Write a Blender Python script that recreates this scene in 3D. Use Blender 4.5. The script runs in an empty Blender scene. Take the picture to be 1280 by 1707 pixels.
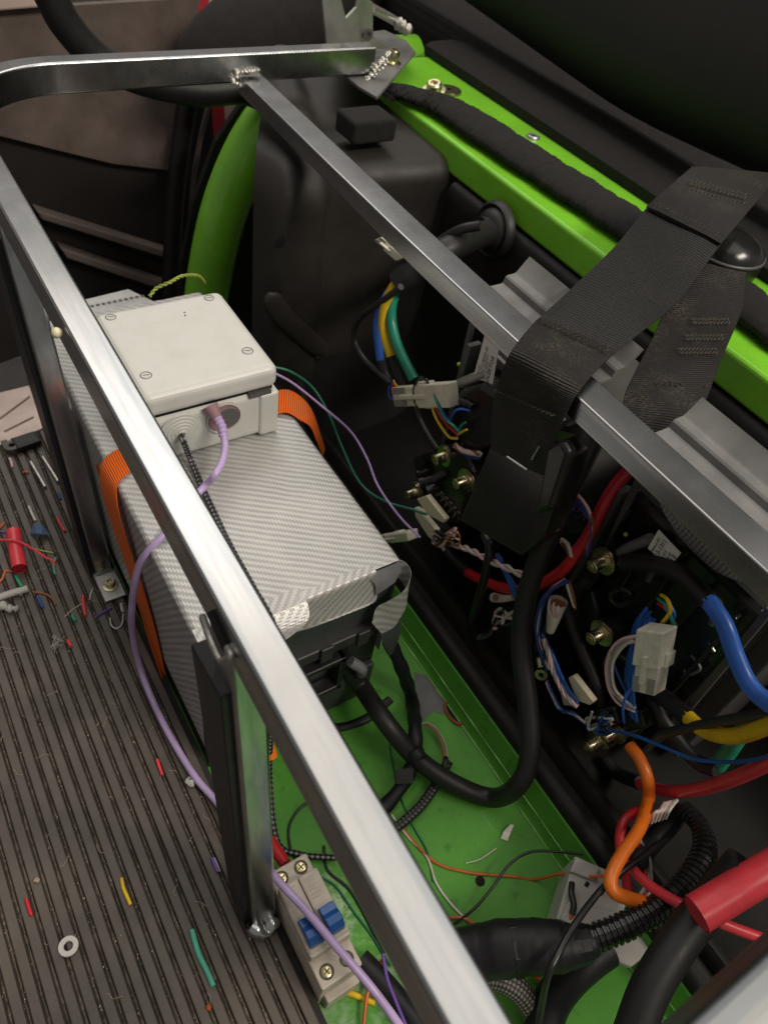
import bpy, bmesh, math, random
from mathutils import Vector, Matrix
random.seed(7)
R = math.radians
scene = bpy.context.scene
COL = scene.collection

# ------------------------------------------------------------------ camera
FPX, CX, CY, EYE = 1261.0, 640.0, 853.5, 0.66       # focal length in photo pixels, eye height (m)
_l = Vector((-1261, -1653, FPX)).normalized()        # the direction of the long bars, seen by the camera
_t = Vector((2430, -891, FPX)); _t = (_t - _l * _t.dot(_l)).normalized()
_u = -(_l.cross(_t))
M3 = Matrix((_t, _l, _u))                            # camera space (x right, y down, z forward) -> world
cam = bpy.data.cameras.new('camera'); camo = bpy.data.objects.new('camera', cam); COL.objects.link(camo)
cam.sensor_fit = 'VERTICAL'; cam.sensor_height = 36; cam.sensor_width = 27
cam.lens = 36 * FPX / 1707; cam.clip_start = 0.01; cam.clip_end = 50
r_ = M3 @ Vector((1, 0, 0)); d_ = M3 @ Vector((0, 1, 0)); f_ = M3 @ Vector((0, 0, 1))
camo.matrix_world = Matrix(((r_.x, -d_.x, -f_.x, 0), (r_.y, -d_.y, -f_.y, 0), (r_.z, -d_.z, -f_.z, EYE), (0, 0, 0, 1)))
scene.camera = camo
cam.dof.use_dof = True; cam.dof.focus_distance = 0.56; cam.dof.aperture_fstop = 11.0

# ------------------------------------------------------------------ light: a workshop at night, ceiling lamps and an added fill panel
world = bpy.data.worlds.new('World'); scene.world = world; world.use_nodes = True
world.node_tree.nodes['Background'].inputs['Color'].default_value = (1.0, 0.93, 0.87, 1)
world.node_tree.nodes['Background'].inputs['Strength'].default_value = 0.15
def lamp(name, loc, target, sx, sy, power, col):
    L = bpy.data.lights.new(name, 'AREA'); L.shape = 'RECTANGLE'; L.size = sx; L.size_y = sy
    L.energy = power; L.color = col
    o = bpy.data.objects.new(name, L); COL.objects.link(o); o.location = loc
    o.rotation_euler = (Vector(target) - Vector(loc)).to_track_quat('-Z', 'Y').to_euler()
    return o
lamp('ceiling_lamp', (0.95, -1.15, 2.15), (0.30, 0.25, 0), 1.2, 0.4, 34, (1.0, 0.90, 0.78))
lamp('ceiling_lamp', (0.75, 2.3, 2.5), (0.25, 0.4, 0), 2.2, 1.2, 9, (1.0, 0.95, 0.90))
lamp('fill_panel', (1.15, 1.7, 2.75), (1.15, 1.7, 0), 3.3, 5.0, 44, (1.0, 0.94, 0.87))   # added unseen soft fill panel, standing in for light bounced off the ceiling
scene.view_settings.view_transform = 'Standard'; scene.view_settings.look = 'None'
scene.view_settings.exposure = 0.36; scene.view_settings.gamma = 1.0
scene.cycles.max_bounces = 8

# ------------------------------------------------------------------ from a photo pixel to a point on a real plane
def at(px, py, x=None, y=None, z=None):
    r = M3 @ Vector((px - CX, py - CY, FPX))
    k = x / r.x if x is not None else (y / r.y if y is not None else (z - EYE) / r.z)
    return Vector((r.x * k, r.y * k, r.z * k + EYE))
def ax(pts, **kw):
    k0, v0 = next(iter(kw.items()))
    return [at(p[0], p[1], **{k0: (p[2] if len(p) > 2 else v0)}) for p in pts]

# ------------------------------------------------------------------ materials
def node_mat(name):
    m = bpy.data.materials.new(name); m.use_nodes = True
    nt = m.node_tree; b = nt.nodes['Principled BSDF']
    return m, nt, b
def N(nt, t, **kw):
    n = nt.nodes.new(t)
    for k, v in kw.items(): setattr(n, k, v)
    return n
def setin(n, **kw):
    for k, v in kw.items(): n.inputs[k.replace('_', ' ')].default_value = v
def math_n(nt, op, a, b=None, c=None):
    n = N(nt, 'ShaderNodeMath', operation=op)
    for i, v in enumerate((a, b, c)):
        if v is None: continue
        if isinstance(v, (int, float)): n.inputs[i].default_value = v
        else: nt.links.new(v, n.inputs[i])
    return n.outputs[0]
def mix_c(nt, fac, a, b):
    n = N(nt, 'ShaderNodeMix', data_type='RGBA')
    if isinstance(fac, (int, float)): n.inputs[0].default_value = fac
    else: nt.links.new(fac, n.inputs[0])
    for s, v in ((6, a), (7, b)):
        if isinstance(v, tuple): n.inputs[s].default_value = (*v[:3], 1)
        else: nt.links.new(v, n.inputs[s])
    return n.outputs[2]
def noise(nt, vec, scale, detail=4, rough=.6):
    n = N(nt, 'ShaderNodeTexNoise'); setin(n, Scale=scale, Detail=detail, Roughness=rough)
    nt.links.new(vec, n.inputs['Vector']); return n.outputs['Fac']
def ramp(nt, fac, lo, hi):
    n = N(nt, 'ShaderNodeMapRange'); n.inputs[1].default_value = lo; n.inputs[2].default_value = hi
    nt.links.new(fac, n.inputs[0]); return n.outputs[0]
def bump(nt, b, h, strength, dist):
    n = N(nt, 'ShaderNodeBump'); setin(n, Strength=strength, Distance=dist)
    nt.links.new(h, n.inputs['Height']); nt.links.new(n.outputs[0], b.inputs['Normal'])
def objco(nt): return N(nt, 'ShaderNodeNewGeometry').outputs['Position']

def pm(name, col, rough=.5, metal=0, var=.25, vscale=25, bmp=0, bscale=300, dust=0, dustcol=(.30, .25, .20), spec=.5, coat=0, rvar=.12):
    m, nt, b = node_mat(name); p = objco(nt)
    n1 = noise(nt, p, vscale)
    dark = tuple(c * (1 - var) for c in col); light = tuple(min(1, c * (1 + var * .6)) for c in col)
    c = mix_c(nt, ramp(nt, n1, .3, .7), dark, light)
    if dust:
        sp = noise(nt, p, 900, 2, .5); bl = noise(nt, p, 14, 3)
        f = math_n(nt, 'MULTIPLY', ramp(nt, sp, .70, .76), ramp(nt, bl, .35, .7))
        f = math_n(nt, 'MULTIPLY', f, dust)
        c = mix_c(nt, f, c, dustcol)
    nt.links.new(c, b.inputs['Base Color'])
    rn = noise(nt, p, vscale * 3.1)
    nt.links.new(math_n(nt, 'MULTIPLY_ADD', rn, rvar * 2, rough - rvar), b.inputs['Roughness'])
    setin(b, Metallic=metal, Specular_IOR_Level=spec, Coat_Weight=coat)
    if bmp: bump(nt, b, noise(nt, p, bscale, 3), bmp, .0006)
    return m

def uvco(nt):
    n = N(nt, 'ShaderNodeSeparateXYZ'); nt.links.new(N(nt, 'ShaderNodeTexCoord').outputs['UV'], n.inputs[0])
    return n.outputs[0], n.outputs[1]

MAT = {}
def brushed(name, col, rough, axis):
    m, nt, b = node_mat(name); p = objco(nt)
    mp = N(nt, 'ShaderNodeMapping'); nt.links.new(p, mp.inputs[0])
    mp.inputs['Scale'].default_value = {'y': (900, 14, 900), 'x': (14, 900, 900), 'z': (600, 600, 14)}[axis]
    g = noise(nt, mp.outputs[0], 1.0, 3)
    sm = noise(nt, p, 22, 5, .65); st = noise(nt, p, 60, 4)
    mp2 = N(nt, 'ShaderNodeMapping'); nt.links.new(p, mp2.inputs[0])
    mp2.inputs['Scale'].default_value = {'y': (75, 4, 75), 'x': (4, 75, 75), 'z': (110, 110, 7)}[axis]
    lg = noise(nt, mp2.outputs[0], 1.0, 4, .6)
    c = mix_c(nt, ramp(nt, sm, .35, .72), tuple(k * .92 for k in col), col)
    c = mix_c(nt, math_n(nt, 'MULTIPLY', ramp(nt, lg, .40, .62), .80), c, tuple(k * t for k, t in zip(col, (.58, .64, .69))))  # bluish streaks put the long mottled reflections into the metal colour
    c = mix_c(nt, math_n(nt, 'MULTIPLY', ramp(nt, st, .66, .76), .18), c, (.50, .46, .42))
    nt.links.new(c, b.inputs['Base Color'])
    r0 = math_n(nt, 'MULTIPLY_ADD', lg, .22, math_n(nt, 'MULTIPLY_ADD', sm, .12, rough - .17))
    nt.links.new(math_n(nt, 'MULTIPLY_ADD', g, .02, math_n(nt, 'ADD', r0, -.01)), b.inputs['Roughness'])
    setin(b, Metallic=1.0)
    bump(nt, b, g, .02, .0001)
    return m
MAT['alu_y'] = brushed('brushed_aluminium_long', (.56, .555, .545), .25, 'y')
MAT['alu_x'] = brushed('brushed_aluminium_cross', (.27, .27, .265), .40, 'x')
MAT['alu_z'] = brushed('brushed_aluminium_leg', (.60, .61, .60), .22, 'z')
MAT['steel'] = pm('grey_zinc_sheet', (.52, .52, .50), .42, .9, .2, 40)
MAT['sheet'] = pm('folded_aluminium_sheet', (.18, .178, .172), .52, .25, .35, 22, .1, 500)
MAT['weld'] = pm('weld_bead', (.55, .54, .49), .42, 1, .25, 400, .6, 900)
MAT['yzinc'] = pm('yellow_zinc_plating', (.70, .64, .42), .28, 1, .35, 300)
MAT['screw'] = pm('brass_screw', (.75, .65, .34), .28, 1, .3, 300)
MAT['green'] = pm('lime_green_paint', (.22, .62, .034), .28, 0, .14, 12, 0, 300, .55, (.35, .42, .2), coat=.4)
# the floor pan: same paint, scratched and dirty
def pan_mat():
    m, nt, b = node_mat('scuffed_green_paint'); p = objco(nt)
    n1 = noise(nt, p, 16, 6, .7); n2 = noise(nt, p, 70, 5, .7); n3 = noise(nt, p, 420, 3)
    c = mix_c(nt, ramp(nt, n1, .3, .75), (.070, .255, .032), (.110, .360, .046))
    c = mix_c(nt, math_n(nt, 'MULTIPLY', ramp(nt, n2, .60, .70), .55), c, (.04, .12, .02))
    c = mix_c(nt, math_n(nt, 'MULTIPLY', ramp(nt, n3, .68, .74), .5), c, (.32, .36, .22))
    for rot, thr in ((.5, .735), (1.9, .745)):
        mpp = N(nt, 'ShaderNodeMapping'); nt.links.new(p, mpp.inputs[0]); mpp.inputs['Rotation'].default_value = (0, 0, rot); mpp.inputs['Scale'].default_value = (420, 12, 60)
        c = mix_c(nt, math_n(nt, 'MULTIPLY', ramp(nt, noise(nt, mpp.outputs[0], 1.0, 3), thr, thr + .03), .6), c, (.30, .42, .20))
    # bare worn patch beside the breaker
    sx = N(nt, 'ShaderNodeSeparateXYZ'); nt.links.new(p, sx.inputs[0])
    dx = math_n(nt, 'SUBTRACT', sx.outputs[0], .142); dy = math_n(nt, 'SUBTRACT', sx.outputs[1], .125)
    d = math_n(nt, 'SQRT', math_n(nt, 'ADD', math_n(nt, 'MULTIPLY', dx, math_n(nt, 'MULTIPLY', dx, 6)), math_n(nt, 'MULTIPLY', dy, dy)))
    w = ramp(nt, math_n(nt, 'ADD', d, math_n(nt, 'MULTIPLY', n2, .12)), .10, .055)
    w2 = math_n(nt, 'MULTIPLY', w, ramp(nt, noise(nt, p, 260, 3), .38, .55))
    c = mix_c(nt, math_n(nt, 'MULTIPLY', w2, .75), c, (.50, .60, .44))
    dyy = math_n(nt, 'LESS_THAN', sx.outputs[1], .075)
    c = mix_c(nt, math_n(nt, 'MULTIPLY', math_n(nt, 'MULTIPLY', dyy, math_n(nt, 'LESS_THAN', sx.outputs[0], .2)), ramp(nt, n2, .4, .6)), c, (.26, .42, .22))
    nt.links.new(c, b.inputs['Base Color'])
    nt.links.new(math_n(nt, 'MULTIPLY_ADD', n1, .3, .28), b.inputs['Roughness']); setin(b, Specular_IOR_Level=.22)
    bump(nt, b, n2, .08, .001)
    return m
MAT['pan'] = pan_mat()
MAT['tub'] = pm('moulded_black_plastic', (.0145, .0135, .0125), .50, 0, .3, 18, .3, 260, .5, (.16, .13, .10), spec=.18)
MAT['tubdusty'] = pm('dusty_black_plastic', (.026, .0225, .0195), .55, 0, .35, 14, .3, 320, .8, (.30, .24, .18))
MAT['bplastic'] = pm('glossy_black_plastic', (.015, .015, .0145), .24, 0, .3, 40, 0, 300, .3)
MAT['rubber'] = pm('black_rubber', (.012, .0115, .0115), .50, 0, .25, 60, .1, 500, .15)
MAT['foam'] = pm('black_foam_tape', (.011, .010, .0095), .95, 0, .45, 220, .9, 900, .5, (.22, .18, .14))
MAT['fabric'] = pm('black_carpet_trim', (.011, .009, .008), .95, 0, .45, 160, .9, 700, .8, (.22, .15, .09))
MAT['seat'] = pm('black_seat_vinyl', (.013, .0125, .011), .6, 0, .12, 9, .12, 420)
MAT['darkcloth'] = pm('dark_brown_upholstery', (.013, .0095, .009), .85, 0, .3, 30, .2, 300)
MAT['steelpatch'] = pm('grey_adhesive_pad', (.13, .13, .13), .5, 0, .2, 60)
MAT['crease_light'] = pm('painted_crease_highlight', (.26, .50, .16), .22, 0, .5, 60, coat=.5)  # paler green, the crease highlight put into the colour
MAT['blackbar'] = pm('black_coated_bar', (.006, .006, .008), .42, 0, .2, 30, 0, 300)
MAT['mat'] = pm('brown_grey_rubber', (.100, .082, .068), .50, 0, .42, 11, .3, 200, .9, (.27, .22, .17))
MAT['matbase'] = pm('shaded_groove_rubber', (.020, .017, .014), .8, 0, .4, 40)  # same moulded mat, with the shade inside the grooves put into the colour
MAT['groovedirt'] = pm('groove_dirt', (.175, .14, .105), .9, 0, .6, 260, .9, 700, 1.0, (.50, .42, .32))
MAT['box'] = pm('light_grey_abs', (.57, .575, .54), .42, 0, .06, 26, .05, 500)
def lid_mat():
    m, nt, b = node_mat('smudged_grey_abs'); p = objco(nt)
    n1 = noise(nt, p, 45, 5); n2 = noise(nt, p, 120, 4)
    c = mix_c(nt, ramp(nt, n1, .45, .8), (.61, .615, .575), (.56, .56, .515))
    c = mix_c(nt, math_n(nt, 'MULTIPLY', ramp(nt, n2, .64, .80), .22), c, (.44, .41, .33))
    nt.links.new(c, b.inputs['Base Color']); setin(b, Roughness=.40)
    return m
MAT['lid'] = lid_mat()
MAT['stain'] = pm('glue_stain', (.555, .535, .47), .45, 0, .06, 60)
MAT['print'] = pm('faded_printing', (.42, .36, .29), .5)
MAT['beige'] = pm('aged_breaker_plastic', (.52, .46, .38), .45, 0, .18, 90, .08, 400, .2, (.3, .25, .2))
MAT['grey_din'] = pm('grey_din_plastic', (.40, .385, .355), .5, 0, .12, 60)
MAT['offwhite'] = pm('offwhite_nylon', (.78, .75, .60), .38, 0, .12, 120, spec=.5)
MAT['cream'] = pm('cream_plastic', (.80, .73, .50), .42, 0, .08, 90)
MAT['clear'] = pm('milky_nylon', (.78, .76, .64), .25, 0, .15, 140)
MAT['label'] = pm('printed_label', (.78, .75, .71), .5, 0, .08, 60)
MAT['ink'] = pm('label_ink', (.03, .03, .03), .6, 0, .1)
MAT['darkin'] = pm('dark_inside', (.006, .006, .006), .9, 0, .1)
MAT['mauve'] = pm('mauve_plug_shade', (.30, .17, .19), .5, 0, .2)
MAT['tape'] = pm('black_pvc_tape', (.010, .010, .012), .52, 0, .3, 60, .5, 90, spec=.35)
MAT['vinylback'] = pm('vinyl_back', (.16, .16, .17), .4, 0, .15, 60)
MAT['batplastic'] = pm('battery_case', (.030, .030, .029), .45, 0, .25, 60)
MAT['batgreen'] = pm('battery_side_sheet', (.040, .048, .044), .5, 0, .2, 30)
MAT['doorpanel'] = pm('brown_grey_door_panel', (.030, .024, .023), .6, 0, .22, 12, .1, 200)
MAT['doorlight'] = pm('door_trim_ledge', (.21, .17, .15), .55, 0, .2, 15)
MAT['scratchpane'] = pm('scratched_smoky_pane', (.165, .130, .115), .25, 0, .3, 18, .08, 60, .6, (.4, .35, .3))
MAT['red_paint'] = pm('red_car_paint', (.50, .035, .05), .4, 0, .1)
MAT['pink_wall'] = pm('pale_sill_paint', (.60, .46, .41), .55, 0, .08, 20)
MAT['sill'] = pm('worn_sill_plate', (.50, .40, .35), .38, .4, .2, 25)
MAT['ledgreen'] = pm('green_led', (.35, .62, .05), .3, 0, .1)
MAT['clearfilm'] = pm('clear_plastic_scrap', (.55, .55, .55), .15, 0, .3, 300)
MAT['pins'] = pm('tinned_pin', (.62, .60, .56), .3, .8, .2, 300)
MAT['fitting'] = pm('dark_grey_fitting', (.085, .083, .078), .45, 0, .2)
def wire_mat(name, col, rough=.34): MAT[name] = pm(name + '_insulation', col, rough, 0, .22, 38, .12, 420, .25, (.25, .22, .18))
for n_, c_ in dict(purple=(.48, .36, .62), lilac=(.40, .28, .56), violet=(.15, .07, .34), teal=(.015, .26, .16), darkteal=(.008, .13, .075), blue=(.012, .09, .33), brightblue=(.045, .18, .72),
                   yellow=(.78, .52, .015), orange=(.85, .19, .015), red=(.62, .018, .03), darkred=(.30, .006, .02), coral=(.78, .055, .075), pink=(.80, .56, .54), white=(.66, .62, .54),
                   brown=(.30, .10, .035), wgreen=(.02, .30, .16), lime=(.38, .45, .08), blk=(.014, .014, .014), dkgrey=(.035, .033, .032), greyw=(.34, .32, .30), rust=(.55, .12, .03), softgreen=(.09, .42, .30), crumb=(.52, .42, .30)).items(): wire_mat(n_, c_)

def carbon(name, c1, c2, cell):
    m, nt, b = node_mat(name); u, v = uvco(nt)
    us = math_n(nt, 'DIVIDE', u, cell); vs = math_n(nt, 'DIVIDE', v, cell)
    a, bb = math_n(nt, 'FLOOR', us), math_n(nt, 'FLOOR', vs)
    k = math_n(nt, 'FLOORED_MODULO', math_n(nt, 'ADD', a, math_n(nt, 'MULTIPLY', bb, 1)), 4)
    warp = math_n(nt, 'LESS_THAN', k, 1.5)
    fu, fv = math_n(nt, 'FRACT', us), math_n(nt, 'FRACT', vs)
    hu = math_n(nt, 'SUBTRACT', 1, math_n(nt, 'ABSOLUTE', math_n(nt, 'MULTIPLY_ADD', fu, 2, -1)))
    hv = math_n(nt, 'SUBTRACT', 1, math_n(nt, 'ABSOLUTE', math_n(nt, 'MULTIPLY_ADD', fv, 2, -1)))
    hmix = N(nt, 'ShaderNodeMix', data_type='FLOAT'); nt.links.new(warp, hmix.inputs[0]); nt.links.new(hv, hmix.inputs[2]); nt.links.new(hu, hmix.inputs[3])
    n1 = noise(nt, objco(nt), 35, 4)
    c = mix_c(nt, warp, c1, c2)
    c = mix_c(nt, math_n(nt, 'MULTIPLY', ramp(nt, hmix.outputs[0], .45, 0), .30), c, tuple(k_ * .5 for k_ in c1))
    c = mix_c(nt, math_n(nt, 'MULTIPLY', ramp(nt, n1, .4, .8), .18), c, (.75, .72, .66))
    nt.links.new(c, b.inputs['Base Color']); setin(b, Roughness=.36, Metallic=.25)
    bump(nt, b, hmix.outputs[0], .34, .0004)
    return m
MAT['carbon'] = carbon('silver_carbon_vinyl', (.33, .33, .325), (.50, .495, .48), .0020)

def webbing(name, col, pitch, dust):
    m, nt, b = node_mat(name); u, v = uvco(nt); p = objco(nt)
    s = math_n(nt, 'SINE', math_n(nt, 'MULTIPLY', v, 6.2832 / pitch))
    s2 = math_n(nt, 'SINE', math_n(nt, 'MULTIPLY', u, 6.2832 / (pitch * .6)))
    n1 = noise(nt, p, 30, 4); n2 = noise(nt, p, 500, 3)
    c = mix_c(nt, ramp(nt, s, -1, 1), tuple(k * .45 for k in col), tuple(k * 1.25 for k in col))
    c = mix_c(nt, math_n(nt, 'MULTIPLY', math_n(nt, 'MULTIPLY', ramp(nt, n1, .5, .75), ramp(nt, n2, .45, .7)), dust), c, (.20, .15, .09))
    nt.links.new(c, b.inputs['Base Color']); setin(b, Roughness=.47)
    b.inputs['Specular IOR Level'].default_value = .35
    bump(nt, b, math_n(nt, 'ADD', s, math_n(nt, 'MULTIPLY', s2, .3)), .7, .0005)
    return m
MAT['web'] = webbing('black_ribbed_webbing', (.017, .0165, .016), .0026, .12)
MAT['webold'] = webbing('dusty_folded_webbing', (.015, .0135, .012), .0020, .55)
MAT['webcoarse'] = webbing('coarse_grey_webbing', (.040, .039, .037), .0036, .1)
MAT['thread'] = pm('dark_brown_thread', (.050, .044, .036), .8, 0, .4, 300)
MAT['thread_gold'] = pm('tan_stitching', (.095, .078, .055), .8, 0, .4, 300)
MAT['strap'] = webbing('orange_ratchet_strap', (.86, .15, .012), .0022, .05)

def braid(name, c1, c2, turns, pitch, thr):
    m, nt, b = node_mat(name); u, v = uvco(nt)
    a1 = math_n(nt, 'SINE', math_n(nt, 'MULTIPLY', math_n(nt, 'ADD', math_n(nt, 'MULTIPLY', u, turns), math_n(nt, 'DIVIDE', v, pitch)), 6.2832))
    a2 = math_n(nt, 'SINE', math_n(nt, 'MULTIPLY', math_n(nt, 'SUBTRACT', math_n(nt, 'MULTIPLY', u, turns), math_n(nt, 'DIVIDE', v, pitch)), 6.2832))
    h = math_n(nt, 'MULTIPLY', a1, a2)
    c = mix_c(nt, ramp(nt, h, thr, thr + .25), c1, c2)
    nt.links.new(c, b.inputs['Base Color']); setin(b, Roughness=.5)
    bump(nt, b, h, .5, .0005)
    return m
MAT['braid'] = braid('black_grey_braid', (.012, .012, .014), (.24, .24, .24), 2, .009, .2)
MAT['braid_dark'] = braid('dark_braid', (.010, .010, .010), (.11, .11, .10), 3, .008, .3)
MAT['braid_clear'] = braid('silver_mesh_sleeve', (.04, .036, .032), (.27, .245, .21), 8, .006, .1)

# ------------------------------------------------------------------ mesh building
class MB:
    def __init__(s): s.v = []; s.f = []; s.uv = {}
    def add(s, vs, fs, uvs=None):
        b = len(s.v); s.v += [Vector(x) for x in vs]
        for i, f in enumerate(fs):
            if uvs: s.uv[len(s.f)] = uvs[i]
            s.f.append([b + k for k in f])
        return s
    def box(s, x0, x1, y0, y1, z0, z1, top=None):
        v = [(x, y, z) for z in (z0, z1) for y in (y0, y1) for x in (x0, x1)]
        if top: v = [(x + (top[0] if z == z1 else 0), y + (top[1] if z == z1 else 0), z) for x, y, z in v]
        return s.add(v, [(0, 2, 3, 1), (4, 5, 7, 6), (0, 1, 5, 4), (1, 3, 7, 5), (3, 2, 6, 7), (2, 0, 4, 6)])
    def obox(s, o, ex, ey, ez):                        # box from an origin corner and three edge vectors
        o, ex, ey, ez = map(Vector, (o, ex, ey, ez))
        v = [o + ex * i + ey * j + ez * k for k in (0, 1) for j in (0, 1) for i in (0, 1)]
        return s.add(v, [(0, 2, 3, 1), (4, 5, 7, 6), (0, 1, 5, 4), (1, 3, 7, 5), (3, 2, 6, 7), (2, 0, 4, 6)])
    def prism(s, poly, d):                             # polygon of 3-D points pushed along d
        d = Vector(d); n = len(poly); v = [Vector(p) for p in poly] + [Vector(p) + d for p in poly]
        return s.add(v, [tuple(range(n))[::-1], tuple(range(n, 2 * n))] + [(i, (i + 1) % n, n + (i + 1) % n, n + i) for i in range(n)])
    def extrude(s, prof, y0, y1, closed=False):        # an open or closed (x, z) profile run along y
        n = len(prof); v = [(x, y0, z) for x, z in prof] + [(x, y1, z) for x, z in prof]
        return s.add(v, [(i, (i + 1) % n, n + (i + 1) % n, n + i) for i in range(n if closed else n - 1)] + ([tuple(range(n))[::-1], tuple(range(n, 2 * n))] if closed else []))
    def tube(s, pts, r, n=8, sub=6, cap=True, raw=False):
        P = [Vector(p) for p in pts] if raw else smooth_path(pts, sub)
        m = len(P); T = [(P[min(i + 1, m - 1)] - P[max(i - 1, 0)]).normalized() for i in range(m)]
        a = Vector((0, 0, 1)) if abs(T[0].z) < .9 else Vector((1, 0, 0))
        nv = (a - T[0] * a.dot(T[0])).normalized()
        L = 0; rings = []; ls = []
        for i in range(m):
            if i: L += (P[i] - P[i - 1]).length; nv = (nv - T[i] * nv.dot(T[i])).normalized()
            bv = T[i].cross(nv); rr = r(i / (m - 1), L) if callable(r) else r
            rings.append([P[i] + (nv * math.cos(2 * math.pi * k / n) + bv * math.sin(2 * math.pi * k / n)) * rr for k in range(n)]); ls.append(L)
        v = [p for q in rings for p in q]; f = []; uv = []
        for i in range(m - 1):
            for k in range(n):
                k2 = (k + 1) % n
                f.append((i * n + k, i * n + k2, (i + 1) * n + k2, (i + 1) * n + k))
                uv.append([(k / n, ls[i]), ((k + 1) / n, ls[i]), ((k + 1) / n, ls[i + 1]), (k / n, ls[i + 1])])
        if cap:
            f += [tuple(range(n))[::-1], tuple(range((m - 1) * n, m * n))]
            uv += [[(0, 0)] * n, [(0, 0)] * n]
        return s.add(v, f, uv)
    def lathe(s, c, axis, prof, n=16):                 # prof: (radius, height along axis)
        c = Vector(c); A = Vector(axis).normalized(); a = Vector((0, 0, 1)) if abs(A.z) < .9 else Vector((1, 0, 0))
        e1 = (a - A * a.dot(A)).normalized(); e2 = A.cross(e1); v = []; f = []
        for r, h in prof:
            v += [c + A * h + (e1 * math.cos(2 * math.pi * k / n) + e2 * math.sin(2 * math.pi * k / n)) * max(r, 1e-5) for k in range(n)]
        for i in range(len(prof) - 1):
            for k in range(n): f.append((i * n + k, i * n + (k + 1) % n, (i + 1) * n + (k + 1) % n, (i + 1) * n + k))
        return s.add(v, f)
    def ribbon(s, A, B, th, sub=6, flip=1, wave=0):            # a strap between two edge curves
        A = smooth_path(A, sub); B = smooth_path(B, sub); n = len(A); nx = 6; v = []; L = 0; ls = []
        w = (A[0] - B[0]).length
        for i in range(n):
            if i: L += ((A[i] + B[i]) / 2 - (A[i - 1] + B[i - 1]) / 2).length
            ls.append(L)
        Nn = []
        for i in range(n):
            t = ((A[min(i + 1, n - 1)] + B[min(i + 1, n - 1)]) - (A[max(i - 1, 0)] + B[max(i - 1, 0)])).normalized()
            Nn.append(t.cross((B[i] - A[i])).normalized() * flip)
        for side in (1, -1):
            for i in range(n):
                for k in range(nx + 1):
                    u = k / nx; e = 1 if 0 < k < nx else .35
                    v.append(A[i].lerp(B[i], u) + Nn[i] * (th / 2 * side * e + wave * (math.sin(u * 5.5 + ls[i] * 26) + .6 * math.sin(u * 3 - ls[i] * 61 + 1))))
        f = []; uv = []; W = nx + 1; o2 = n * W
        for i in range(n - 1):
            for k in range(nx):
                q = (i * W + k, i * W + k + 1, (i + 1) * W + k + 1, (i + 1) * W + k)
                c = [(k / nx * w, ls[i]), ((k + 1) / nx * w, ls[i]), ((k + 1) / nx * w, ls[i + 1]), (k / nx * w, ls[i + 1])]
                f.append(q); uv.append(c); f.append(tuple(o2 + j for j in q)[::-1]); uv.append(c[::-1])
            for k in (0, nx):
                q = (i * W + k, (i + 1) * W + k, o2 + (i + 1) * W + k, o2 + i * W + k); f.append(q); uv.append([(0, ls[i]), (0, ls[i + 1]), (0, ls[i + 1]), (0, ls[i])])
        for i in (0, n - 1):
            for k in range(nx):
                q = (i * W + k, i * W + k + 1, o2 + i * W + k + 1, o2 + i * W + k); f.append(q); uv.append([(0, 0)] * 4)
        return s.add(v, f, uv)

def smooth_path(pts, sub=6):
    P = [Vector(p) for p in pts]
    if len(P) < 3: return [P[0].lerp(P[-1], i / sub) for i in range(sub + 1)]
    P = [P[0] * 2 - P[1]] + P + [P[-1] * 2 - P[-2]]; out = []
    for i in range(1, len(P) - 2):
        p0, p1, p2, p3 = P[i - 1:i + 3]
        for k in range(sub):
            t = k / sub
            out.append(.5 * ((2 * p1) + (p2 - p0) * t + (2 * p0 - 5 * p1 + 4 * p2 - p3) * t * t + (3 * p1 - p0 - 3 * p2 + p3) * t ** 3))
    out.append(P[-2].copy()); return out

def wloc(o):
    l = Vector((0, 0, 0))
    while o: l += o.location; o = o.parent
    return l
def obj(name, mb, mat, parent=None, smooth=None, bevel=0, seg=2, kind=None, wn=False):
    me = bpy.data.meshes.new(name)
    c = sum(mb.v, Vector()) / len(mb.v)
    me.from_pydata([v - c for v in mb.v], [], mb.f)
    uvl = me.uv_layers.new(name='uv')
    for p in me.polygons:
        if p.index in mb.uv:
            for k, li in enumerate(p.loop_indices): uvl.data[li].uv = mb.uv[p.index][k]
        else:
            n = p.normal; a = max(range(3), key=lambda i: abs(n[i])); i, j = [(1, 2), (0, 2), (0, 1)][a]
            for li, vi in zip(p.loop_indices, p.vertices):
                w = mb.v[vi]; uvl.data[li].uv = (w[i], w[j])
    bm = bmesh.new(); bm.from_mesh(me); bmesh.ops.recalc_face_normals(bm, faces=bm.faces); bm.to_mesh(me); bm.free()
    if isinstance(mat, str): mat = MAT[mat]
    me.materials.append(mat)
    o = bpy.data.objects.new(name, me); COL.objects.link(o)
    if parent: o.parent = parent
    o.location = c - wloc(parent)
    if smooth is not None or bevel:
        me.shade_smooth(); me.set_sharp_from_angle(angle=R(smooth if smooth else 40))
    if bevel:
        for p in me.polygons: p.use_smooth = False
        b = o.modifiers.new('bevel', 'BEVEL'); b.width = bevel; b.segments = seg; b.limit_method = 'ANGLE'; b.angle_limit = R(35)
    if kind: o['kind'] = kind
    if wn: w_ = o.modifiers.new('flat_faces', 'WEIGHTED_NORMAL'); w_.weight = 100; w_.keep_sharp = True
    return o
def thing(name, label, cat, loc, group=None):
    o = bpy.data.objects.new(name, None); COL.objects.link(o); o.location = loc; o.empty_display_size = .01
    o['label'] = label; o['category'] = cat
    if group: o['group'] = group
    return o
def tag(o, label, cat, group=None):
    o['label'] = label; o['category'] = cat
    if group: o['group'] = group
    return o
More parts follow.
